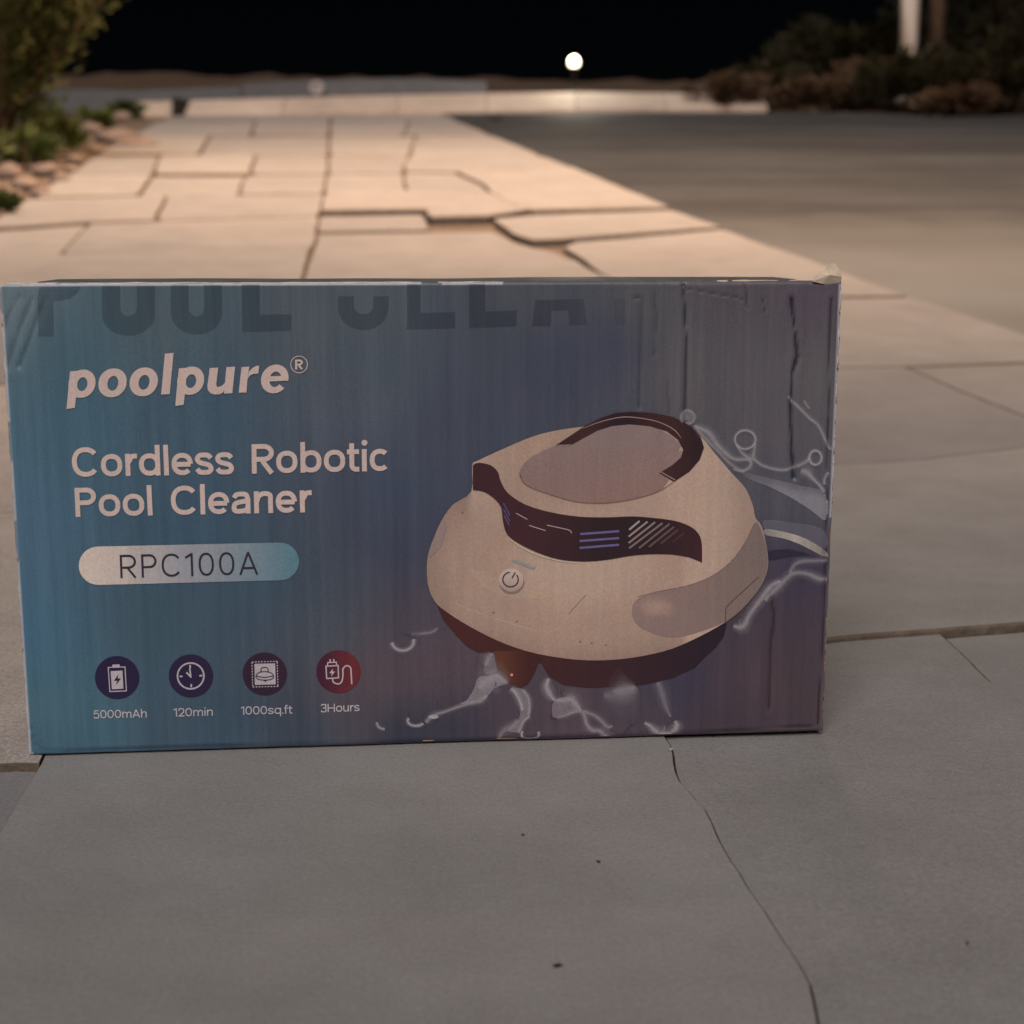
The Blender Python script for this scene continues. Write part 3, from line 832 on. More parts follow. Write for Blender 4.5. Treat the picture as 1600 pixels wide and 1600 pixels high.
# the other faces of the carton
def carton(name, lo, hi, mat, bev=0.0012):
    bm = bmesh.new(); add_box(bm, lo, hi, bev); return mesh_obj(name, bm, mat, box)
w2, d2 = BW / 2, BD / 2
carton('side_panel', (-w2 + 0.0002, -d2 + 0.0016, 0.0005), (-w2 + 0.0045, d2 - 0.005, BH - 0.0045), M['side_print'])
carton('side_panel', (w2 - 0.0045, -d2 + 0.0016, 0.0005), (w2 - 0.0006, d2 - 0.005, BH - 0.0045), M['side_print'])
carton('back_panel', (-w2, d2 - 0.0048, 0.0005), (w2, d2, BH - 0.0045), M['side_print'])
carton('base_panel', (-w2 + 0.005, -d2 + 0.004, 0.0), (w2 - 0.005, d2 - 0.006, 0.004), M['kraft'])
carton('backing_board', (-w2 + 0.005, -d2 + 0.0036, 0.0045), (w2 - 0.005, -d2 + 0.007, BH - 0.006), M['kraft'])
for (a0, a1) in ((-d2 + 0.0012, -0.001), (0.001, d2 - 0.001)):
    bm = bmesh.new(); n_ = 60
    rows = []
    for j in range(9):
        y = a0 + (a1 - a0) * j / 8; r_ = []
        for i in range(n_ + 1):
            x = -w2 + 0.0008 + (BW - 0.0016) * i / n_
            z = BH - 0.0014 - 0.0006 + 0.0007 * noise.noise(Vector((x * 14, y * 9, 2))) - 0.001 * (1 if abs(y) < 0.012 else 0)
            r_.append(bm.verts.new((x, y, z)))
        rows.append(r_)
    for j in range(8):
        for i in range(n_): bm.faces.new((rows[j][i], rows[j][i + 1], rows[j + 1][i + 1], rows[j + 1][i]))
    o = mesh_obj('top_flap', bm, M['side_print_worn'], box, True)
    md = o.modifiers.new('thick', 'SOLIDIFY'); md.thickness = 0.003; md.offset = -1

def edge_strip(name, pts, r_, mat, seed, keep=0.0):
    """an irregular rounded rim along a carton edge"""
    bm = bmesh.new(); run = []; rad = []
    def flush():
        if len(run) > 1: add_tube(bm, run, rad, 6)
    for k, p in enumerate(pts):
        n_ = noise.noise(Vector((k * 0.11, seed, 0)))
        if n_ < keep:
            flush(); run, rad = [], []; continue
        run.append(p + Vector((noise.noise(Vector((k * 0.17, seed, 1))), 0, noise.noise(Vector((k * 0.17, seed, 2))))) * 0.0004)
        rad.append(r_ * (0.45 + 0.6 * abs(noise.noise(Vector((k * 0.13, seed, 4))))))
    flush()
    return mesh_obj(name, bm, mat, box, True)
o = edge_strip('worn_top_edge', [panel_co(0.003 + 0.0025 * k, BH - 0.0006, -0.0008) for k in range(100)], 0.0010, M['scuff'], 1.0, -0.35)
o['label'] = 'white scuffed upper edge'
o = edge_strip('worn_left_edge', [panel_co(0.0008, 0.02 + 0.0022 * k, -0.0012) for k in range(104)], 0.0010, M['scuff'], 2.0, -0.2)
o = edge_strip('worn_right_edge', [panel_co(BW - 0.0006, 0.125 + 0.002 * k, -0.0012) for k in range(63)], 0.0015, M['scuff'], 3.0, -0.9)
o = edge_strip('torn_right_edge', [panel_co(BW - 0.0006, 0.006 + 0.0016 * k, -0.0012) for k in range(73)], 0.0009, M['kraft'], 4.0, -0.2)
o = edge_strip('worn_bottom_edge', [panel_co(0.01 + 0.0022 * k, 0.0012, -0.001) for k in range(190)], 0.0007, M['kraft'], 6.0, 0.12); o['kind'] = 'stuff'
o = edge_strip('frayed_top_edge', [panel_co(0.375 + 0.0012 * k, BH - 0.0002, -0.0018) for k in range(50)], 0.0011, M['torn_paper'], 9.0, -0.15)
# torn paper at the upper right corner
bm = bmesh.new(); rng = random.Random(5)
def tuft(outline, off, lift):
    c_ = [sum(p[i] for p in outline) / len(outline) for i in (0, 1)]
    uc, vc = uv(*c_); vc_ = bm.verts.new(panel_co(uc, vc, off - lift)); ring = []
    for x, y in outline:
        u, v = uv(x + rng.uniform(-.8, .8), y + rng.uniform(-.8, .8)); ring.append(bm.verts.new(panel_co(u, v, off + rng.uniform(-0.0018, 0.001))))
    for k in range(len(ring)): bm.faces.new((ring[k], ring[(k + 1) % len(ring)], vc_))
tuft([(1274, 441), (1278, 434), (1286, 435), (1292, 428), (1296, 421), (1300, 417), (1305, 425), (1308, 433), (1311, 441), (1305, 446), (1290, 443)], -0.003, 0.003)
tuft([(1268, 443), (1274, 433), (1284, 431), (1290, 424), (1296, 416), (1303, 414), (1310, 424), (1314, 436), (1313, 446), (1300, 449), (1282, 446)], 0.0008, -0.0016)
tuft([(1290, 436), (1294, 424), (1300, 420), (1307, 428), (1309, 438), (1300, 442)], -0.006, -0.002)
o = mesh_obj('torn_corner', bm, M['torn_paper'], box)
md = o.modifiers.new('thick', 'SOLIDIFY'); md.thickness = 0.0006
o['label'] = 'torn pale paper at the upper right corner'

# ------------------------------------------------------------------ print drawn on the front panel
LAY = 0.00022
def catmull(pts, closed=True, n=6):
    out = []; m_ = len(pts)
    rng_ = range(m_) if closed else range(m_ - 1)
    for i in rng_:
        P = [Vector(pts[(i + k) % m_]) if closed else Vector(pts[max(0, min(m_ - 1, i + k))]) for k in (-1, 0, 1, 2)]
        for q in range(n):
            t = q / n
            out.append(0.5 * ((2 * P[1]) + (P[2] - P[0]) * t + (2 * P[0] - 5 * P[1] + 4 * P[2] - P[3]) * t * t + (3 * P[1] - P[0] - 3 * P[2] + P[3]) * t ** 3))
    if not closed: out.append(Vector(pts[-1]))
    return [tuple(p) for p in out]

class Print:
    def __init__(s): s.v, s.f, s.c, s.m = [], [], [], []; s.z = 1.0
    def _add(s, bm, color, layer, clear):
        base = len(s.v); bm.verts.index_update()
        fn = color if callable(color) else (lambda x, y: color)
        for v in bm.verts:
            u, w = uv(v.co.x, v.co.y); z, _ = relief(v.co.x, v.co.y); u = min(BW - 0.0016, max(0.0016, u)); w = min(BH - 0.0012, max(0.0016, w))
            s.v.append(panel_co(u, w, layer * LAY * 0.45 + LAY - z)); s.c.append(fn(v.co.x, v.co.y) if callable(color) else color)
        for f in bm.faces: s.f.append([base + v.index for v in f.verts]); s.m.append(1 if clear else 0)
        bm.free()
    def poly(s, pts, color, layer, cut=0, smooth=0, clear=False, closed=True):
        if smooth: pts = catmull(pts, True, smooth)
        bm = bmesh.new()
        a2 = sum(pts[i - 1][0] * pts[i][1] - pts[i][0] * pts[i - 1][1] for i in range(len(pts)))
        if a2 > 0: pts = pts[::-1]     # photo y runs down
        bm.faces.new([bm.verts.new((x, y, 0)) for x, y in pts])
        x0, x1 = min(p[0] for p in pts), max(p[0] for p in pts); y0, y1 = min(p[1] for p in pts), max(p[1] for p in pts)
        st = cut if cut else 14
        for k in range(1, int((x1 - x0) / st) + 1):
            bmesh.ops.bisect_plane(bm, geom=bm.verts[:] + bm.edges[:] + bm.faces[:], plane_co=(x0 + k * st + .013, 0, 0), plane_no=(1, 0, 0))
        for k in range(1, int((y1 - y0) / st) + 1):
            bmesh.ops.bisect_plane(bm, geom=bm.verts[:] + bm.edges[:] + bm.faces[:], plane_co=(0, y0 + k * st + .017, 0), plane_no=(0, 1, 0))
        bmesh.ops.triangulate(bm, faces=[f for f in bm.faces if len(f.verts) > 4])
        s._add(bm, color, layer, clear)
    def stroke(s, pts, w, color, layer, smooth=0, clear=False, closed=False, fade=None):
        """ribbon along a path; w may be one width or a width per given point; fade gives softly vanishing borders"""
        if smooth:
            ws = w if isinstance(w, (list, tuple)) else [w] * len(pts)
            p3 = catmull([(x, y, q) for (x, y), q in zip(pts, ws)], closed, smooth)
            pts = [(p[0], p[1]) for p in p3]; ws = [max(0.05, p[2]) for p in p3]
        else: ws = w if isinstance(w, (list, tuple)) else [w] * len(pts)
        if not smooth:
            q_, w_ = [], []
            for i in range(len(pts) if closed else len(pts) - 1):
                a_, b_ = pts[i], pts[(i + 1) % len(pts)]; m_ = max(1, int(math.hypot(b_[0] - a_[0], b_[1] - a_[1]) / 7))
                for k in range(m_):
                    q_.append((a_[0] + (b_[0] - a_[0]) * k / m_, a_[1] + (b_[1] - a_[1]) * k / m_)); w_.append(ws[i] + (ws[(i + 1) % len(ws)] - ws[i]) * k / m_)
            if not closed: q_.append(pts[-1]); w_.append(ws[-1])
            pts, ws = q_, w_
        n = len(pts); P = [Vector(p) for p in pts]; bm = bmesh.new(); rows = []
        lanes = (-1, 0, 1) if fade else (-1, 1)
        for i in range(n):
            a_ = P[i - 1] if (i or closed) else P[i]; b_ = P[(i + 1) % n] if (i < n - 1 or closed) else P[i]
            e1 = (P[i] - a_); e2 = (b_ - P[i])
            e1 = e1.normalized() if e1.length else e2.normalized(); e2 = e2.normalized() if e2.length else e1
            nn = Vector((-e1.y, e1.x)) + Vector((-e2.y, e2.x))
            nn = nn.normalized() if nn.length > 1e-6 else Vector((-e1.y, e1.x))
            k = max(0.5, nn.dot(Vector((-e1.y, e1.x))))
            rows.append([bm.verts.new((*(P[i] + nn * (l_ * ws[i] / 2 / k)), 0)) for l_ in lanes])
        idx = {}
        for r_ in rows:
            for l_, v in zip(lanes, r_): idx[v] = l_
        rng_ = range(n) if closed else range(n - 1)
        for i in rng_:
            A, B = rows[i], rows[(i + 1) % n]
            for k in range(len(lanes) - 1): bm.faces.new((A[k], A[k + 1], B[k + 1], B[k]))
        if fade:
            base = len(s.v); bm.verts.index_update(); order = list(bm.verts)
            s._add2(bm, order, idx, color, layer)
        else: s._add(bm, color, layer, clear)
    def _add2(s, bm, order, idx, color, layer):
        base = len(s.v)
        for v in order:
            u, w = uv(v.co.x, v.co.y); z, _ = relief(v.co.x, v.co.y); u = min(BW - 0.0016, max(0.0016, u)); w = min(BH - 0.0012, max(0.0016, w))
            s.v.append(panel_co(u, w, layer * LAY * 0.45 + LAY - z)); s.c.append((*color[:3], color[3] if idx[v] == 0 else 0.0))
        for f in bm.faces: s.f.append([base + v.index for v in f.verts]); s.m.append(1)
        bm.free()
    def ring(s, cx, cy, rx, ry, w, color, layer, clear=False, a0=0, a1=360, n=36, fade=None):
        pts = [(cx + rx * cos(radians(a0 + (a1 - a0) * k / n)), cy - ry * sin(radians(a0 + (a1 - a0) * k / n))) for k in range(n + (0 if a1 - a0 == 360 else 1))]
        if fade:
            s.stroke(pts, w * 2.6, (*color[:3], color[3] * .4), layer - .6, closed=(a1 - a0 == 360), fade=1)
            w, color = w * 1.2, (*color[:3], color[3] * .8)
        s.stroke(pts, w, color, layer, closed=(a1 - a0 == 360), clear=clear, fade=fade)
    def disc(s, cx, cy, rx, ry, color, layer, n=40, clear=False):
        s.poly([(cx + rx * cos(2 * pi * k / n), cy + ry * sin(2 * pi * k / n)) for k in range(n)], color, layer, clear=clear)
    def build(s, name, label=None):
        me = bpy.data.meshes.new(name); me.from_pydata([tuple(v) for v in s.v], [], s.f)
        ca = me.color_attributes.new('ink', 'FLOAT_COLOR', 'POINT'); ca.data.foreach_set('color', [x for c_ in s.c for x in c_])
        me.materials.append(M['print']); me.materials.append(M['print_clear'])
        me.polygons.foreach_set('material_index', s.m)
        o = bpy.data.objects.new(name, me); COL.objects.link(o); o.parent = front
        if label: o['label'] = label
        return o

def Z(ox, oy, k, pts): return [(ox + k * x, oy + k * y) for x, y in pts]

WHITE = ink((178, 154, 145))

# ---- stroke alphabet (cap height 1)
XH, ASC = 0.755, 1.04
def arc(cx, cy, rx, ry, a0, a1, n=16, e=2.25):
    out = []
    for k in range(n + 1):
        t = radians(a0 + (a1 - a0) * k / n); c_, s_ = cos(t), sin(t)
        out.append((cx + rx * math.copysign(abs(c_) ** (2 / e), c_), cy + ry * math.copysign(abs(s_) ** (2 / e), s_)))
    return out
def glyph(ch, t):
    h = t / 2; x = XH; S_ = lambda p: catmull(p, False, 4)
    ring = lambda w, H: arc(w / 2, H / 2, w / 2 - h, H / 2 - h, 0, 360, 32)
    if ch == 'o': return [ring(.75, x)], .75, .08, .08
    if ch == '0': return [ring(.74, 1.0)], .74, .09, .09
    if ch == 'c': return [arc(.36, x / 2, .36 - h, x / 2 - h, 45, 315, 26)], .70, .08, .06
    if ch == 'C': return [arc(.48, .5, .48 - h, .5 - h, 38, 322, 34)], .93, .09, .07
    if ch == 'e': return [arc(.37, x / 2, .37 - h, x / 2 - h, 0, 318, 30), [(h, x / 2 - .01), (.74 - h * .9, x / 2 - .01)]], .74, .08, .08
    if ch == 'd': return [ring(.74, x), [(.74 - h, 0), (.74 - h, ASC)]], .74, .08, .12
    if ch == 'b': return [ring(.74, x), [(h, 0), (h, ASC)]], .74, .12, .08
    if ch == 'q': return [ring(.74, x), [(.74 - h, -.27), (.74 - h, x)]], .74, .08, .12
    if ch == 'l': return [[(h, 0), (h, ASC)]], t, .12, .12
    if ch == 'i': return [[(h, 0), (h, x)], ('dot', h, .97, t * .62)], t, .12, .12
    if ch == '.': return [('dot', h, h * 1.1, t * .6)], t, .1, .1
    if ch == 'r': return [[(h, 0), (h, x)], S_([(h, .42), (.10 + h, .58), (.24, x - h * 1.15), (.42, x - h)])], .42, .12, .03
    if ch in 'nh':
        w = .66
        return [[(h, 0), (h, x if ch == 'n' else ASC)], S_([(h, .36), (.12 + h * .6, x - .17), (w / 2 + .02, x - h), (w - .1, x - .13), (w - h, x - .30)]) + [(w - h, 0)]], w, .12, .11
    if ch == 'u':
        w = .66
        return [[(w - h, 0), (w - h, x)], [(h, x)] + S_([(h, .30), (.1, .13), (w / 2 - .02, h), (w - .13, .15), (w - h, .38)])], w, .11, .12
    if ch == 'm':
        w = 1.08; q = w / 2
        return [[(h, 0), (h, x)], S_([(h, .38), (.13, x - .16), (q / 2 + .03, x - h), (q - .05, x - .15), (q, x - .30)]) + [(q, 0)], S_([(q, .38), (q + .1, x - .16), (q + q / 2, x - h), (w - .1, x - .15), (w - h, x - .30)]) + [(w - h, 0)]], w, .12, .11
    if ch == 's':
        w = .64
        return [S_([(w - h * .9, x * .74), (w * .74, x - h * 1.25), (w * .5, x - h), (w * .25, x - h * 1.3), (h, x * .72), (w * .24, x * .57), (w * .5, x * .50), (w * .78, x * .42), (w - h, x * .26), (w * .76, h * 1.25), (w * .5, h), (w * .24, h * 1.25), (h * .8, x * .27)])], w, .07, .07
    if ch == 'a':
        w = .66
        return [S_([(h * 1.1, x * .72), (w * .26, x - h * 1.3), (w * .5, x - h), (w * .78, x - h * 1.35), (w - h, x * .64)]) + [(w - h, 0)],
                S_([(w - h, x * .575), (w * .5, x * .535), (w * .2, x * .45), (h, x * .27), (w * .18, h * 1.3), (w * .43, h), (w * .78, x * .17), (w - h, x * .36)])], w, .07, .12
    if ch == 't': return [[(.17, .96), (.17, .24)] + S_([(.17, .2), (.21, h * 1.5), (.30, h), (.43, h)]), [(0, x - h), (.43, x - h)]], .43, .04, .06
    if ch == 'f': return [[(.17, 0), (.17, .80)] + S_([(.17, .84), (.22, 1.0), (.31, 1.05 - h), (.43, 1.05 - h)]), [(0, x - h), (.42, x - h)]], .43, .04, .04
    if ch in 'PR':
        w = .74 if ch == 'P' else .78; r_ = .27
        st = [[(h, 0), (h, 1)], [(h, 1 - h), (w * .55, 1 - h)] + [(w * .55 + (w * .45 - h) * sin(a_ * pi / 12), .70 - h * .0 + (r_ + .03 - h) * cos(a_ * pi / 12)) for a_ in range(1, 12)] + [(w * .55, .40 + h), (h, .40 + h)]]
        if ch == 'R': st.append([(w * .48, .42), (w - h * .9, 0)])
        return st, w, .12, .07
    if ch == 'A': return [[(h * .9, 0), (.46, 1 - h * .6)], [(.46, 1 - h * .6), (.92 - h * .9, 0)], [(.2, .29), (.72, .29)]], .92, .04, .04
    if ch == 'H': return [[(h, 0), (h, 1)], [(.86 - h, 0), (.86 - h, 1)], [(h, .5), (.86 - h, .5)]], .86, .12, .12
    if ch == '1': return [[(.36 - h, 0), (.36 - h, 1)], [(0, .80), (.36 - h, 1 - h * .7)]], .36, .06, .13
    w = .68
    if ch == '2': return [S_([(h, .70), (w * .2, .92), (w * .5, 1 - h), (w * .82, .91), (w - h, .70), (w * .78, .47), (h * 1.4, h * 1.2)]), [(h * .4, h), (w, h)]], w, .08, .08
    if ch == '3': return [S_([(h * .9, .78), (w * .25, .94), (w * .5, 1 - h), (w * .8, .93), (w - h * 1.4, .75), (w * .78, .58), (w * .38, .53)]), S_([(w * .38, .53), (w * .8, .48), (w - h, .28), (w * .8, .08), (w * .5, h), (w * .2, .08), (h * .8, .24)])], w, .07, .07
    if ch == '5': return [[(w * .93, 1 - h), (w * .2, 1 - h)], [(w * .22, 1 - h), (w * .14, .49)], S_([(w * .14, .50), (w * .3, .60), (w * .52, .63), (w * .82, .55), (w - h, .32), (w * .8, .08), (w * .48, h), (w * .2, .07), (h * .8, .22)])], w, .08, .08

def word(P, text, xl, yl, xr, yr, cap, t, color, layer, track=0.0):
    """a word from its left to its right end along the baseline, capital height in photo pixels"""
    gl = [glyph(ch, t) for ch in text]
    pos = 0; place = []
    gl = [(a_, b_, c_ * .55, d_ * .55) for a_, b_, c_, d_ in gl]
    for k, (st, w, lb, rb) in enumerate(gl):
        if k: pos += lb + track
        place.append(pos); pos += w + (rb if k < len(gl) - 1 else 0)
    sx = (xr - xl) / pos; sl = (yr - yl) / (xr - xl)
    lean = 0.068 * (640 - (xl + xr) / 2) / 640
    for (st, w, lb, rb), x0 in zip(gl, place):
        for k, s_ in enumerate(st):
            if s_[0] == 'dot':
                X = xl + (x0 + s_[1]) * sx; Y = yl + sl * (X - xl) - s_[2] * cap
                P.disc(X, Y, s_[3] * cap, s_[3] * cap, color, layer + k * 0.25, 16); continue
            P.stroke([(xl + (x0 + a_) * sx - b_ * cap * lean, yl + sl * (x0 + a_) * sx - b_ * cap) for a_, b_ in s_], t * cap, color, layer + k * 0.25)

# ---- faded dark capitals cut by the upper edge
P = Print()
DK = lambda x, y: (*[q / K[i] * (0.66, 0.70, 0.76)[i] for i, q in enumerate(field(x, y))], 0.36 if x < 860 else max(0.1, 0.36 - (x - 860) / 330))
Y0 = lambda x: 452.5 - 0.012 * x if x < 900 else 443
def dk(pts, more=None):
    P = Print(); P.poly(pts, DK, 1, clear=True)
    if more: P.poly(more, DK, 1, clear=True)
    P.build('faded_letter')
dk([(62, 452), (59, 470), (60, 529), (84, 529), (84, 474), (110, 470), (122, 460), (126, 451)])
def cup(xl, xr, xi, xj, yi, yb, yt):
    n = 12
    out = [((xl + xr) / 2 - (xr - xl) / 2 * cos(pi * k / n), (yb - 34) + 34 * sin(pi * k / n)) for k in range(n + 1)]
    inn = [((xi + xj) / 2 + (xj - xi) / 2 * cos(pi * k / n), (yi - 12) + 12 * sin(pi * k / n)) for k in range(n + 1)]
    dk([(xl, yt)] + out + [(xr, yt), (xj, yt)] + inn + [(xi, yt)])
cup(159, 242, 188, 214, 497, 528, 450); cup(267, 347, 295, 319, 497, 526, 449)
dk([(378, 448), (378, 522), (455, 520), (455, 494), (406, 495), (406, 448)])
cup(528, 607, 553, 583, 494, 519, 466)
dk([(636, 446), (636, 518), (711, 516), (711, 491), (657, 492), (657, 446)])
dk([(733, 445), (733, 516), (807, 513), (807, 488), (758, 490), (758, 445)])
dk([(831, 513), (836, 472), (912, 470), (917, 511), (889, 512), (888, 488), (862, 489), (860, 513)])
dk([(958, 470), (961, 511), (978, 510), (976, 470)])

# ---- brand lettering
P = Print(); B = lambda pts: Z(90, 530, .25625, pts)
def bo(cx, cy, rx, ry, ix, iy, sh=0.10, L=2):
    n = 40; o_, i_ = [], []
    for k in range(n):
        t = 2 * pi * k / n; c_, s_ = cos(t), sin(t)
        o_.append((cx + rx * math.copysign(abs(c_) ** .92, c_) - sh * ry * s_, cy + ry * s_)); i_.append((cx + 2 + ix * c_ - sh * iy * s_ * 1.2, cy + 3 + iy * s_))
    O, I = B(o_), B(i_); bm = bmesh.new()
    a_ = [bm.verts.new((*p, 0)) for p in O]; b_ = [bm.verts.new((*p, 0)) for p in I]
    for k in range(n): bm.faces.new((a_[k], b_[k], b_[(k + 1) % n], a_[(k + 1) % n]))
    P._add(bm, WHITE, L, False)
def bp(pts, L=2.3, smooth=0): P.poly(B(pts), WHITE, L, smooth=smooth)
def letter_p(dx, dy, k=1.0):
    bp([(78 + dx, 210 + dy), (130 + dx, 206 + dy), (118 + dx, 330 + dy), (107 + dx, 432 + dy), (56 + dx, 439 + dy), (66 + dx, 330 + dy)])
    bo(150 + dx, 285 + dy, 82, 86, 31, 42)
letter_p(0, 0); bo(336, 280, 86, 88, 33, 45); bo(526, 274, 86, 88, 33, 45)
bp([(655, 102), (708, 97), (684, 349), (632, 351)])
letter_p(662, -18)
bp([(928, 190), (980, 187), (968, 290), (972, 305), (990, 303), (990, 350), (960, 351), (935, 345), (917, 325), (914, 300)], 2.0)
bp([(1030, 184), (1083, 181), (1066, 343), (1016, 346), (1017, 322)], 2.3)
bp([(990, 303), (1005, 296), (1020, 280), (1024, 312), (1010, 338), (990, 350)], 2.6)
bp([(1122, 184), (1170, 181), (1158, 260), (1152, 338), (1105, 340)], 2.0)
bp([(1168, 212), (1190, 188), (1212, 176), (1230, 176), (1224, 224), (1195, 225), (1172, 236), (1158, 258)], 2.3)
n = 30; o_ = []; i_ = []
for k in range(n + 1):
    t = radians(-8 + (328) * k / n); o_.append((1325 + 84 * cos(t) + 9 * sin(t), 256 - 88 * sin(t))); i_.append((1328 + 36 * cos(t) + 5 * sin(t), 258 - 47 * sin(t)))
O, I = B(o_), B(i_); bm = bmesh.new()
a_ = [bm.verts.new((*p, 0)) for p in O]; b_ = [bm.verts.new((*p, 0)) for p in I]
for k in range(n): bm.faces.new((a_[k], b_[k], b_[k + 1], a_[k + 1]))
P._add(bm, WHITE, 2, False)
bp([(1292, 240), (1406, 236), (1406, 266), (1286, 272)], 2.3)
P.ring(90 + .25625 * 1473, 530 + .25625 * 168, 13, 13, 1.3, WHITE, 2)
word(P, 'R', 461.5, 581, 473.5, 580.6, 15.5, .2, WHITE, 2)
P.build('brand_lettering', 'bold slanted white brand name')

# ---- title
P = Print()
word(P, 'Cordless', 114, 748.5, 366, 744.5, 46, .165, WHITE, 2)
word(P, 'Robotic', 394, 743.5, 609, 739, 46, .165, WHITE, 2)
word(P, 'Pool', 119, 811, 239, 808.5, 45.5, .165, WHITE, 2)
word(P, 'Cleaner', 268, 808, 488, 803.5, 45.5, .165, WHITE, 2)
P.build('title_lettering', 'white two-line product title')

# ---- model badge
P = Print()
n = 14; pill = []
for k in range(n + 1):
    t = pi / 2 + pi * k / n; pill.append((154 + 30.5 * cos(t), 887 - 30 * sin(t)))
for k in range(n + 1):
    t = -pi / 2 + pi * k / n; pill.append((438 + 29.5 * cos(t), 880.3 - 29.5 * sin(t)))
def pillc(x, y):
    t = min(1, max(0, (x - 125) / 335)); a_, b_ = ink((196, 168, 154)), ink((80, 108, 118)); m_ = ink((138, 134, 138))
    if t < .5: q = t / .5; return tuple(a_[i] * (1 - q) + m_[i] * q for i in range(4))
    q = (t - .5) / .5; return tuple(m_[i] * (1 - q) + b_[i] * q for i in range(4))
P.poly(pill, pillc, 1, cut=18)
word(P, 'RPC100A', 189, 906, 403.5, 900.5, 36, .092, ink((42, 38, 48)), 3, track=.17)
P.build('model_badge', 'rounded white-to-teal badge with the model number')

# ---- feature icons
Q = lambda pts: Z(130, 1000, .2875, pts)
PALE = ink((160, 146, 148))
def icon(cx, cy, col): 
    P = Print(); x, y = Q([(cx, cy)])[0]; P.disc(x, y, 34.6, 33.6, col, 1, 44); return P
P = icon(185, 215, ink((34, 26, 52)))
P.stroke(Q([(137, 160), (228, 157), (236, 287), (146, 291)]), 1.5, PALE, 2, closed=True)
P.poly(Q([(150, 180), (214, 177), (220, 275), (157, 279)]), PALE, 2)
P.poly(Q([(159, 145), (199, 143), (201, 158), (161, 160)]), PALE, 2)
P.poly(Q([(192, 198), (168, 232), (186, 231), (180, 254), (206, 219), (188, 220)]), ink((34, 26, 52)), 3.5)
word(P, '5000mAh', 146.7, 1125.8, 229.8, 1124, 13, .14, PALE, 2)
P.build('feature_icon', 'dark round battery icon reading 5000mAh')
P = icon(586, 206, ink((38, 28, 52)))
x, y = Q([(585, 206)])[0]; P.ring(x, y, 20.6, 20.2, 2.5, PALE, 2)
for p_ in ([(582, 146), (582, 164)], [(588, 250), (588, 268)], [(525, 209), (540, 208)], [(632, 205), (648, 204)]): P.stroke(Q(p_), 2.6, PALE, 2)
P.stroke(Q([(580, 165), (586, 215)]), 2.4, PALE, 2.5); P.stroke(Q([(562, 186), (588, 214)]), 2.4, PALE, 3)
word(P, '120min', 272, 1123, 333, 1121.3, 13, .14, PALE, 2)
P.build('feature_icon', 'dark round clock icon reading 120min')
P = icon(987, 195, ink((44, 28, 44)))
P.poly(Q([(931, 140), (1044, 137), (1047, 251), (934, 255)]), PALE, 2)
for k in range(9):
    x = 918 + 139 * k / 8.6
    P.stroke(Q([(x, 130 - .03 * (x - 918)), (x + 9, 130 - .03 * (x - 918))]), 1.5, PALE, 2); P.stroke(Q([(x + 4, 266 - .03 * (x - 918)), (x + 13, 266 - .03 * (x - 918))]), 1.5, PALE, 2)
    y = 132 + 130 * k / 8.6
    P.stroke(Q([(918 + .03 * (y - 130), y), (918 + .03 * (y - 130), y + 9)]), 1.5, PALE, 2); P.stroke(Q([(1055 + .03 * (y - 130), y - 3), (1055 + .03 * (y - 130), y + 6)]), 1.5, PALE, 2)
dkk = ink((50, 38, 50))
P.stroke(Q([(940, 205), (955, 188), (985, 182), (1018, 187), (1034, 202), (1030, 220), (1000, 228), (960, 226), (942, 216)]), 1.5, dkk, 3, smooth=4, closed=True)
P.stroke(Q([(966, 184), (970, 164), (985, 158), (1003, 164), (1006, 182)]), 1.5, dkk, 3.5, smooth=4)
P.stroke(Q([(942, 206), (985, 213), (1032, 205)]), 1.4, dkk, 3.8, smooth=3); P.stroke(Q([(978, 226), (990, 234), (1000, 226)]), 1.4, dkk, 3.8)
word(P, '1000sq.ft', 377, 1120, 457, 1118, 13, .14, PALE, 2)
P.build('feature_icon', 'dark round coverage icon reading 1000sq.ft')
P = icon(1388, 182, lambda x, y: ink((58 + 34 * min(1, max(0, (x - 505) / 40)), 26 + 10 * min(1, max(0, (x - 505) / 40)), 42)))
P.stroke(Q([(1320, 152), (1386, 148), (1388, 215), (1324, 219)]), 1.9, PALE, 2, closed=True)
P.stroke(Q([(1328, 150), (1330, 132), (1376, 130), (1378, 148)]), 1.8, PALE, 2.4); P.stroke(Q([(1343, 131), (1342, 114)]), 2, PALE, 2.2); P.stroke(Q([(1363, 130), (1362, 113)]), 2, PALE, 2.2)
P.poly(Q([(1358, 164), (1338, 190), (1352, 189), (1348, 208), (1370, 180), (1356, 181)]), PALE, 2.6)
P.stroke(Q([(1356, 218), (1360, 238), (1385, 248), (1405, 236), (1412, 200), (1412, 168), (1425, 152), (1440, 150), (1454, 162), (1457, 195), (1460, 250)]), 2.2, PALE, 2.8, smooth=4)
word(P, '3Hours', 501.5, 1116, 562, 1114, 13, .14, PALE, 2)
P.build('feature_icon', 'dark red round charger icon reading 3Hours')

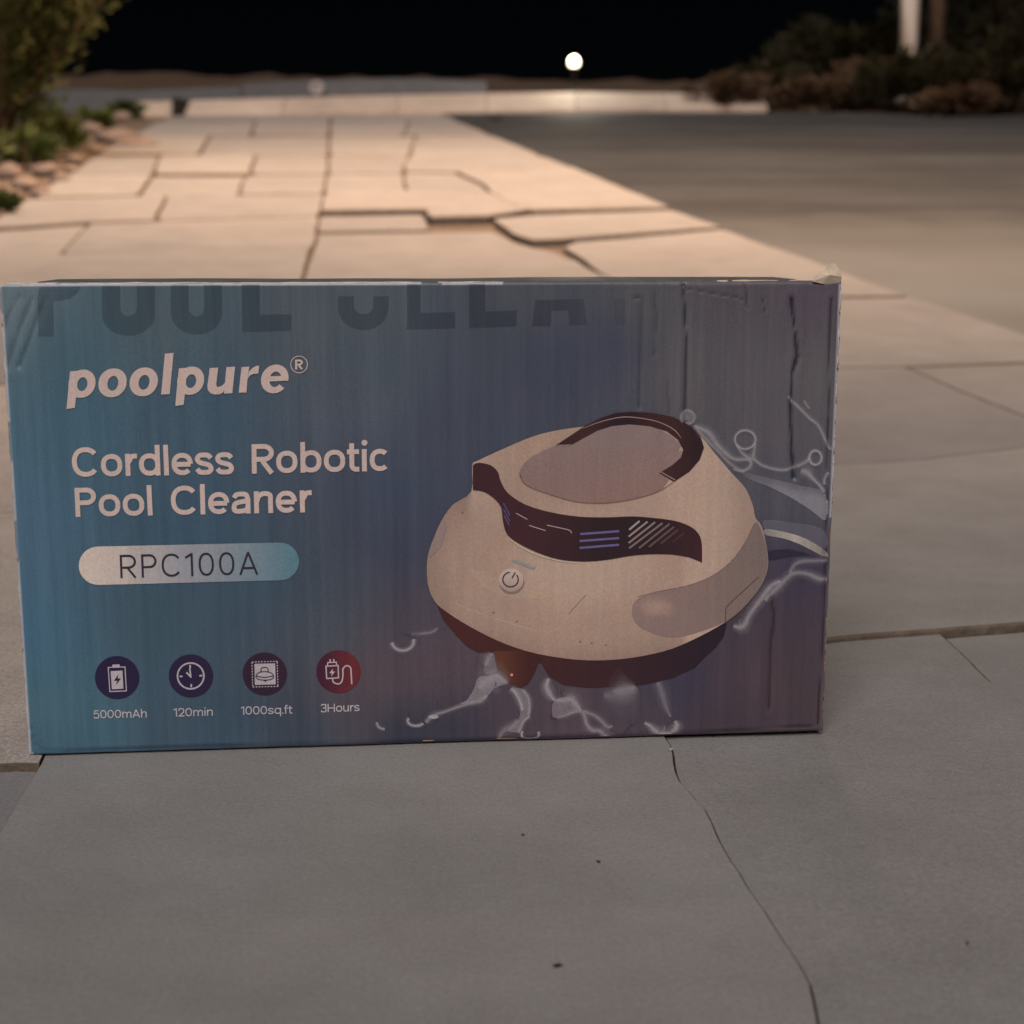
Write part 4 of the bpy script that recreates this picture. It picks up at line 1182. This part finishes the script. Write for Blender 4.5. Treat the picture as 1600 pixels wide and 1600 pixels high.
# ---- picture of the pool robot
R = lambda pts: Z(600, 600, .45, pts)
def mixc(a_, b_, t): t = min(1, max(0, t)); return tuple(a_[i] * (1 - t) + b_[i] * t for i in range(4))
C1, C2, C3, C4 = ink((168, 140, 123)), ink((156, 127, 112)), ink((140, 113, 102)), ink((116, 95, 90))
DARK1, DARK2 = ink((42, 29, 33)), ink((58, 30, 30))
P = Print()
under = [(176, 755), (205, 825), (250, 880), (290, 920), (330, 940), (382, 935), (400, 960), (545, 975), (572, 1020), (620, 1050), (700, 1060), (800, 1058), (900, 1050), (1000, 1027), (1080, 990), (1112, 955), (1150, 922), (1178, 885), (1190, 835), (1000, 800), (600, 800), (300, 760)]
P.poly(R(under), lambda x, y: mixc(ink((64, 33, 33)), ink((38, 28, 36)), (x - 780) / 320), 2, cut=20)
P.poly(R([(380, 935), (392, 985), (410, 1016), (432, 1040), (470, 1062), (500, 1046), (520, 1012), (530, 990), (545, 950), (500, 930)]), lambda x, y: mixc(ink((84, 47, 35)), ink((60, 31, 30)), (x - 790) / 30), 3)
P.disc(*R([(443, 1016)])[0], 2.2, 2.2, ink((190, 130, 110)), 4, 10)
shell = [(150, 620), (165, 560), (200, 480), (240, 425), (303, 380), (306, 290), (328, 272), (430, 225), (520, 188), (600, 168), (700, 154), (800, 148), (950, 150), (1080, 180), (1105, 195), (1150, 250), (1210, 320), (1255, 370), (1280, 430), (1288, 470), (1310, 500), (1325, 560), (1333, 620), (1325, 670), (1300, 720), (1240, 790), (1180, 835), (1100, 880), (1000, 925), (900, 950), (800, 963), (700, 965), (600, 955), (500, 935), (400, 900), (300, 850), (220, 800), (175, 760), (152, 700)]
def shellc(x, y):
    zx, zy = (x - 600) / .45, (y - 600) / .45
    sm = lambda a_, b_, v_: (lambda t: t * t * (3 - 2 * t))(min(1, max(0, (v_ - a_) / (b_ - a_))))
    light, mid, low = ink((165, 138, 122)), ink((152, 124, 109)), ink((132, 106, 95))
    upper = sm(560, 420, zy + (zx - 700) * -.10 if zx < 1050 else 420)
    d = math.hypot((zx - 700) / 600, (zy - 640) / 350)
    c_ = mixc(light, mid, sm(.15, .62, d)); c_ = mixc(c_, low, sm(.66, 1.06, d))
    top = mixc(light, mid, sm(250, 470, zx)) if zx < 470 else mixc(mid, light, sm(700, 1080, zx) * .8)
    top = mixc(top, low, sm(1150, 1300, zx) * .7); top = mixc(top, light, .6 * sm(430, 455, zy) * sm(520, 470, zy) * (1 if zx < 860 else 0))
    c_ = mixc(c_, top, upper if zx > 300 else 0)
    return mixc(c_, light, .25 * noise.noise(Vector((x * .02, y * .02, 2))))
P.poly(R(shell), shellc, 4, cut=12, smooth=3)
P.poly(R([(300, 655), (350, 660), (400, 690), (480, 720), (560, 735), (572, 750), (450, 752), (350, 716)]), (*ink((184, 158, 138))[:3], .40), 5.5, smooth=4, clear=True)
P.stroke(R([(250, 770), (350, 810), (480, 850), (560, 868), (610, 850), (650, 800), (700, 745)]), 2.4, (*ink((190, 166, 150))[:3], .5), 5.5, smooth=5, fade=1)
grip = [(860, 800), (865, 770), (892, 745), (950, 726), (1050, 706), (1130, 676), (1200, 625), (1250, 560), (1285, 490), (1300, 498), (1313, 530), (1326, 575), (1331, 620), (1323, 670), (1298, 720), (1240, 788), (1180, 832), (1100, 864), (1020, 884), (960, 880), (900, 857), (870, 832)]
def gripc(x, y):
    zx, zy = (x - 600) / .45, (y - 600) / .45
    c_ = mixc(ink((128, 103, 97)), ink((112, 94, 88)), (zx - 900) / 380)
    return mixc(c_, ink((158, 128, 114)), 1 - math.hypot((zx - 945) / 75, (zy - 780) / 40))
P.poly(R(grip), gripc, 6, cut=10, smooth=3)
P.stroke(R([(1184, 838), (1185, 792), (1192, 775), (1240, 730), (1300, 675)]), 1.4, ink((78, 60, 60)), 7, smooth=3)
P.stroke(R([(880, 745), (950, 727), (1050, 707), (1130, 677), (1200, 626), (1250, 561), (1285, 491)]), 1.0, (*ink((110, 90, 88))[:3], .7), 7, smooth=3, clear=True)
P.poly(R([(208, 478), (216, 500), (202, 560), (166, 604), (155, 602), (166, 560), (186, 510)]), ink((132, 110, 106)), 6, smooth=3)
lid = [(470, 330), (480, 290), (520, 255), (600, 218), (660, 190), (720, 160), (790, 148), (860, 146), (940, 160), (1000, 190), (1040, 230), (1040, 268), (1000, 320), (960, 375), (900, 396), (820, 413), (740, 419), (660, 413), (580, 391), (510, 366)]
P.poly(R(lid), lambda x, y: mixc(ink((124, 104, 101)), ink((128, 99, 92)), (y - 670) / 110), 6, cut=16, smooth=3)
P.stroke(R([(472, 320), (484, 350), (520, 371), (590, 395), (660, 415), (740, 421), (820, 415), (900, 398), (960, 376), (1003, 348)]), 1.2, (*ink((96, 80, 78))[:3], .7), 7, smooth=4, clear=True)
handle = [(595, 220), (640, 190), (700, 150), (750, 125), (800, 108), (860, 103), (930, 107), (1000, 120), (1060, 150), (1098, 188), (1110, 228), (1095, 270), (1060, 310), (1006, 346), (955, 316), (1000, 288), (1030, 262), (1038, 235), (1020, 200), (980, 170), (920, 152), (850, 146), (790, 152), (740, 168), (690, 195), (650, 218)]
P.poly(R(handle), lambda x, y: mixc(DARK1, ink((60, 36, 37)), .5 + .5 * sin(x * .05)), 8, cut=14)
P.stroke(R([(690, 160), (750, 138), (820, 122), (880, 124), (950, 138), (1005, 165), (1030, 195)]), [0.6, 1.2, 1.5, 1.4, 1.3, 1.5, .6], ink((140, 112, 110)), 9, smooth=5)
P.stroke(R([(600, 220), (650, 218)]), 1.2, ink((150, 124, 116)), 9); P.stroke(R([(962, 313), (1010, 340)]), 1.8, ink((130, 104, 100)), 9)
band_t = [(308, 290), (318, 282), (340, 281), (372, 290), (395, 312), (405, 345), (430, 385), (490, 425), (580, 452), (680, 467), (780, 469), (860, 466), (940, 472), (1010, 482), (1060, 500), (1090, 525), (1102, 560), (1103, 625)]
band_b = [(1060, 608), (1000, 598), (920, 597), (850, 603), (780, 615), (700, 622), (610, 615), (530, 590), (460, 555), (425, 525), (412, 480), (406, 435), (380, 402), (345, 380), (308, 374)]
P.poly(R(catmull(band_t, False, 3) + catmull(band_b, False, 3)), lambda x, y: mixc(DARK1, ink((60, 34, 38)), .5 + .6 * sin((x - 700) * .017)), 8, cut=16)
P.stroke(R([(430, 540), (480, 575), (540, 602), (620, 622), (690, 628)]), [.6, 1.4, 1.2, .9, .4], ink((196, 170, 140)), 9, smooth=4)
LAV = ink((94, 84, 122))
for (a_, b_) in (((680, 527), (815, 517)), ((678, 551), (815, 541)), ((678, 575), (815, 564))): P.stroke(R([a_, b_]), 3.4, LAV, 9)
for (a_, b_) in (((414, 420), (436, 462)), ((414, 440), (436, 482)), ((416, 462), (434, 496))): P.stroke(R([a_, b_]), 1.6, ink((80, 72, 112)), 9)
for k, (a_, b_) in enumerate((((850, 512), (886, 482)), ((848, 536), (914, 484)), ((848, 558), (940, 486)), ((850, 576), (966, 489)), ((884, 576), (990, 492)), ((918, 572), (1006, 502)), ((960, 560), (1020, 512)), ((1000, 556), (1040, 524)))):
    v_ = 150 - 12 * k; P.stroke(R([a_, b_]), 3.0, ink((v_, v_ - 20, v_ - 22)), 9)
for p_ in ([(458, 455), (497, 476)], [(503, 497), (560, 515)], [(565, 496), (635, 511), (647, 516), (650, 524)]): P.stroke(R(p_), 1.2, ink((160, 140, 140)), 9)
P.poly(R([(440, 620), (460, 616), (526, 642), (518, 651)]), ink((128, 126, 122)), 7)
cx, cy = R([(441, 687)])[0]; P.disc(cx + .6, cy + 2.4, 19.8, 19.4, ink((120, 98, 90)), 6.6); P.disc(cx, cy, 19.2, 18, lambda x, y: mixc(ink((176, 152, 140)), ink((150, 126, 118)), (y - cy + 14) / 30), 7)
P.ring(cx - 1, cy - 1, 12, 11.4, 2.0, ink((58, 40, 42)), 8, a0=95, a1=400, n=26); P.stroke(R([(444, 680), (455, 660)]), 2.0, ink((58, 40, 42)), 8.5)
P.stroke(R([(640, 805), (670, 770), (700, 738)]), 1.2, (*ink((112, 90, 84))[:3], .6), 7, clear=True)
for q, (x, y) in enumerate([(272, 452), (680, 900), (720, 905), (770, 912), (460, 830), (380, 800)]): P.disc(*R([(x, y)])[0], 2.2, 1.6, (*ink((112, 92, 84))[:3], .45), 7, 10, clear=True)
P.build('robot_picture', 'printed picture of a white domed pool robot with dark band and handle')

# ---- water splashes in the print
P = Print()
WA = lambda a_: (*ink((176, 164, 170))[:3], a_)
Rr = lambda pts: Z(1040, 620, .35, pts)
def water(pts, w, a_=.5, layer=10, smooth=5):
    w = w if isinstance(w, list) else [w] * len(pts)
    P.stroke(pts, [q * 4.2 for q in w], WA(a_ * .32), layer - .6, smooth=smooth, fade=1)
    P.stroke(pts, [q * 1.9 for q in w], WA(a_ * .62), layer, smooth=smooth, fade=1)
P.poly(Rr([(335, 345), (460, 372), (600, 405), (712, 440), (716, 560), (640, 510), (550, 455), (450, 405), (380, 380)]), lambda x, y: (*ink((150, 143, 148))[:3], .12 + .4 * min(1, max(0, (y - 742 - (x - 1160) * .22) / 22 + .3)) * min(1, (x - 1150) / 60)), 1.5, clear=True, smooth=3, cut=6)
P.poly(Rr([(440, 560), (560, 570), (700, 600), (716, 690), (600, 640), (520, 612), (445, 602)]), (*ink((120, 114, 122))[:3], .35), 1.5, clear=True, smooth=3)
P.poly(Rr([(443, 600), (520, 610), (620, 640), (716, 700), (716, 726), (600, 668), (520, 640), (446, 626)]), lambda x, y: (*ink((196, 176, 160))[:3], .16 + .5 * max(0, 1 - abs(x - 1240) / 70)), 2, clear=True, smooth=3, cut=6)
P.poly(Rr([(450, 700), (560, 690), (712, 735), (712, 760), (600, 720), (455, 740)]), (*ink((44, 40, 58))[:3], .5), 1.6, clear=True, smooth=3)
water(Rr([(130, 140), (190, 170), (235, 230), (300, 285), (370, 290), (375, 320), (340, 340), (300, 330)]), [3, 6, 5, 4, 3, 3, 2.5, 2], .55)
water(Rr([(125, 135), (170, 190), (230, 250), (290, 310), (350, 345)]), [2, 4, 3, 3, 2], .4)
P.ring(*Rr([(97, 100)])[0], 11, 10.5, 3.0, WA(.4), 10.4, fade=1); P.disc(*Rr([(97, 100)])[0], 10, 9.5, WA(.18), 10.6, clear=True)
P.ring(*Rr([(353, 200)])[0], 16, 14.5, 3.2, WA(.55), 10.4, fade=1)
water(Rr([(315, 225), (340, 260), (380, 285), (392, 255), (397, 215)]), [2, 3, 4, 3, 2], .5, 10.8)
water(Rr([(390, 285), (430, 315), (510, 335), (570, 322), (620, 300), (640, 280)]), [3, 3, 3, 3, 4, 3], .5, 11)
P.ring(*Rr([(665, 280)])[0], 9.5, 11, 3.4, WA(.6), 10.4, fade=1)
water(Rr([(600, 338), (625, 345), (650, 370), (680, 400), (705, 432)]), [5, 7, 4, 3, 3], .6, 10.4)
water(Rr([(545, 5), (560, 25), (590, 55), (640, 105), (680, 140), (715, 215), (735, 245)]), [2.2, 2.6, 3, 3, 3, 3, 2.5], .5)
water(Rr([(615, 25), (625, 45), (640, 62)]), 2.4, .35); water(Rr([(722, 345), (706, 375), (705, 400)]), 2.6, .6)
water(Rr([(300, 1030), (335, 1035), (355, 1015), (375, 975), (430, 900), (470, 850), (510, 830)]), [3, 7, 6, 5, 6, 5, 3], .6)
water(Rr([(440, 915), (500, 855), (560, 800), (620, 795), (680, 818), (718, 822)]), [4, 6, 5, 5, 6, 4], .5, 10.5)
water(Rr([(550, 795), (575, 755), (620, 740), (718, 738)]), [3, 4, 5, 4], .4, 10.5)
P.build('water_splash_picture', 'printed clear water splashes right of the robot')
P = Print()
V7 = lambda pts: Z(560, 930, .1875, pts); V8 = lambda pts: Z(800, 1040, .1875, pts)
P.ring(*V7([(370, 400)])[0], 17, 14, 4.6, WA(.7), 10, a0=185, a1=375, n=24, fade=1)
water(V7([(440, 340), (520, 335), (620, 320), (660, 285)]), [2, 3, 3, 1.5], .3); P.stroke(V7([(360, 325), (430, 345), (510, 332)]), [1, 2.4, 1], (*ink((70, 36, 46))[:3], .7), 10, smooth=4, fade=1)
P.build('water_drop_picture', 'printed water drop left of the robot')
P = Print()
P.ring(*V7([(215, 1080)])[0], 11, 9, 3.4, WA(.6), 10, a0=170, a1=275, n=16, fade=1)
P.ring(*V7([(480, 1060)])[0], 13, 8, 3.6, WA(.75), 10, a0=150, a1=330, n=20, fade=1); P.disc(*V7([(625, 1028)])[0], 8, 3.2, WA(.6), 10, 16, clear=True)
water(V7([(560, 1075), (620, 1020), (720, 985), (830, 945), (930, 915), (1020, 895), (1070, 850)]), [3, 4, 3, 3, 3.5, 4, 3], .5, 10.6)
P.poly(V7([(840, 920), (900, 890), (960, 800), (1000, 700), (1080, 690), (1160, 670), (1230, 740), (1130, 790), (1080, 850), (1020, 890), (930, 912)]), WA(.28), 9.4, clear=True, smooth=3)
water(V7([(1000, 790), (1060, 740), (1130, 690), (1200, 715), (1240, 750)]), [5, 12, 14, 9, 4], .42, 10.9)
water(V7([(1060, 600), (1080, 540), (1110, 500)]), [4, 7, 3], .4); P.poly(V7([(1050, 660), (1060, 570), (1120, 490), (1140, 560), (1150, 660)]), WA(.16), 9.2, clear=True, smooth=3)
water(V7([(1270, 790), (1310, 830), (1340, 890), (1365, 970)]), [4, 4, 4, 3], .75)
water(V7([(1370, 800), (1415, 860), (1425, 940), (1415, 1010)]), [3, 3.5, 3.5, 2], .45)
P.poly(V7([(1280, 800), (1360, 790), (1425, 880), (1430, 1010), (1370, 1080), (1345, 1150), (1240, 1140), (1330, 1050), (1350, 960), (1330, 880)]), WA(.24), 9.3, clear=True, smooth=3)
water(V7([(1430, 1020), (1380, 1060), (1345, 1130), (1330, 1160)]), [3, 3, 3, 2], .5); water(V7([(1330, 1050), (1260, 1110), (1200, 1150), (1160, 1230)]), [3, 6, 5, 3], .3)
P.ring(*V7([(1430, 1170)])[0], 13.5, 9.5, 3.0, WA(.75), 10, a0=150, a1=385, n=22, fade=1)
P.build('water_splash_picture', 'printed water drops and splash below the left of the robot')
P = Print()
water(V8([(305, 120), (285, 180), (310, 245), (350, 300)]), [3, 6, 6, 3], .75)
water(V8([(350, 300), (420, 300), (490, 285), (530, 330), (570, 385), (600, 430), (620, 500), (670, 550), (730, 555), (780, 620), (795, 655)]), [3, 5, 9, 7, 4, 4, 4, 5, 4, 9, 10], .5)
water(V8([(590, 390), (680, 425), (740, 470), (790, 520), (835, 515)]), [3, 4, 4, 4, 2], .4); water(V8([(370, 445), (440, 430), (510, 400), (575, 390)]), [2, 3, 4, 3], .35)
P.poly(V8([(350, 300), (490, 280), (570, 380), (440, 425), (340, 440)]), WA(.22), 9.3, clear=True, smooth=3)
P.stroke(V8([(330, 400), (325, 445), (370, 462)]), [1.5, 3.4, 1.5], (*ink((74, 38, 42))[:3], .7), 9.8, smooth=4, fade=1); P.stroke(V8([(405, 205), (410, 255), (440, 275)]), [1.5, 3, 1.2], (*ink((74, 38, 42))[:3], .6), 9.8, smooth=4, fade=1)
water(V8([(1100, 488), (1150, 515), (1200, 565), (1270, 595), (1340, 560), (1368, 510), (1355, 470)]), [2, 4, 7, 9, 6, 6, 2], .7)
water(V8([(1210, 150), (1245, 240), (1280, 360), (1320, 440)]), [6, 7, 5, 2], .28)
water(V8([(760, 260), (860, 255), (960, 235), (1040, 200)]), [4, 18, 20, 6], .22, 9.5); water(V8([(840, 225), (930, 212), (1020, 190)]), [3, 12, 4], .3, 9.7)
P.stroke(V8([(910, 630), (940, 560), (990, 505), (1050, 480)]), [2, 3, 2.6, 1], (*ink((44, 34, 44))[:3], .6), 9.8, smooth=4, fade=1)
P.build('water_splash_picture', 'printed water splashes directly below the robot')
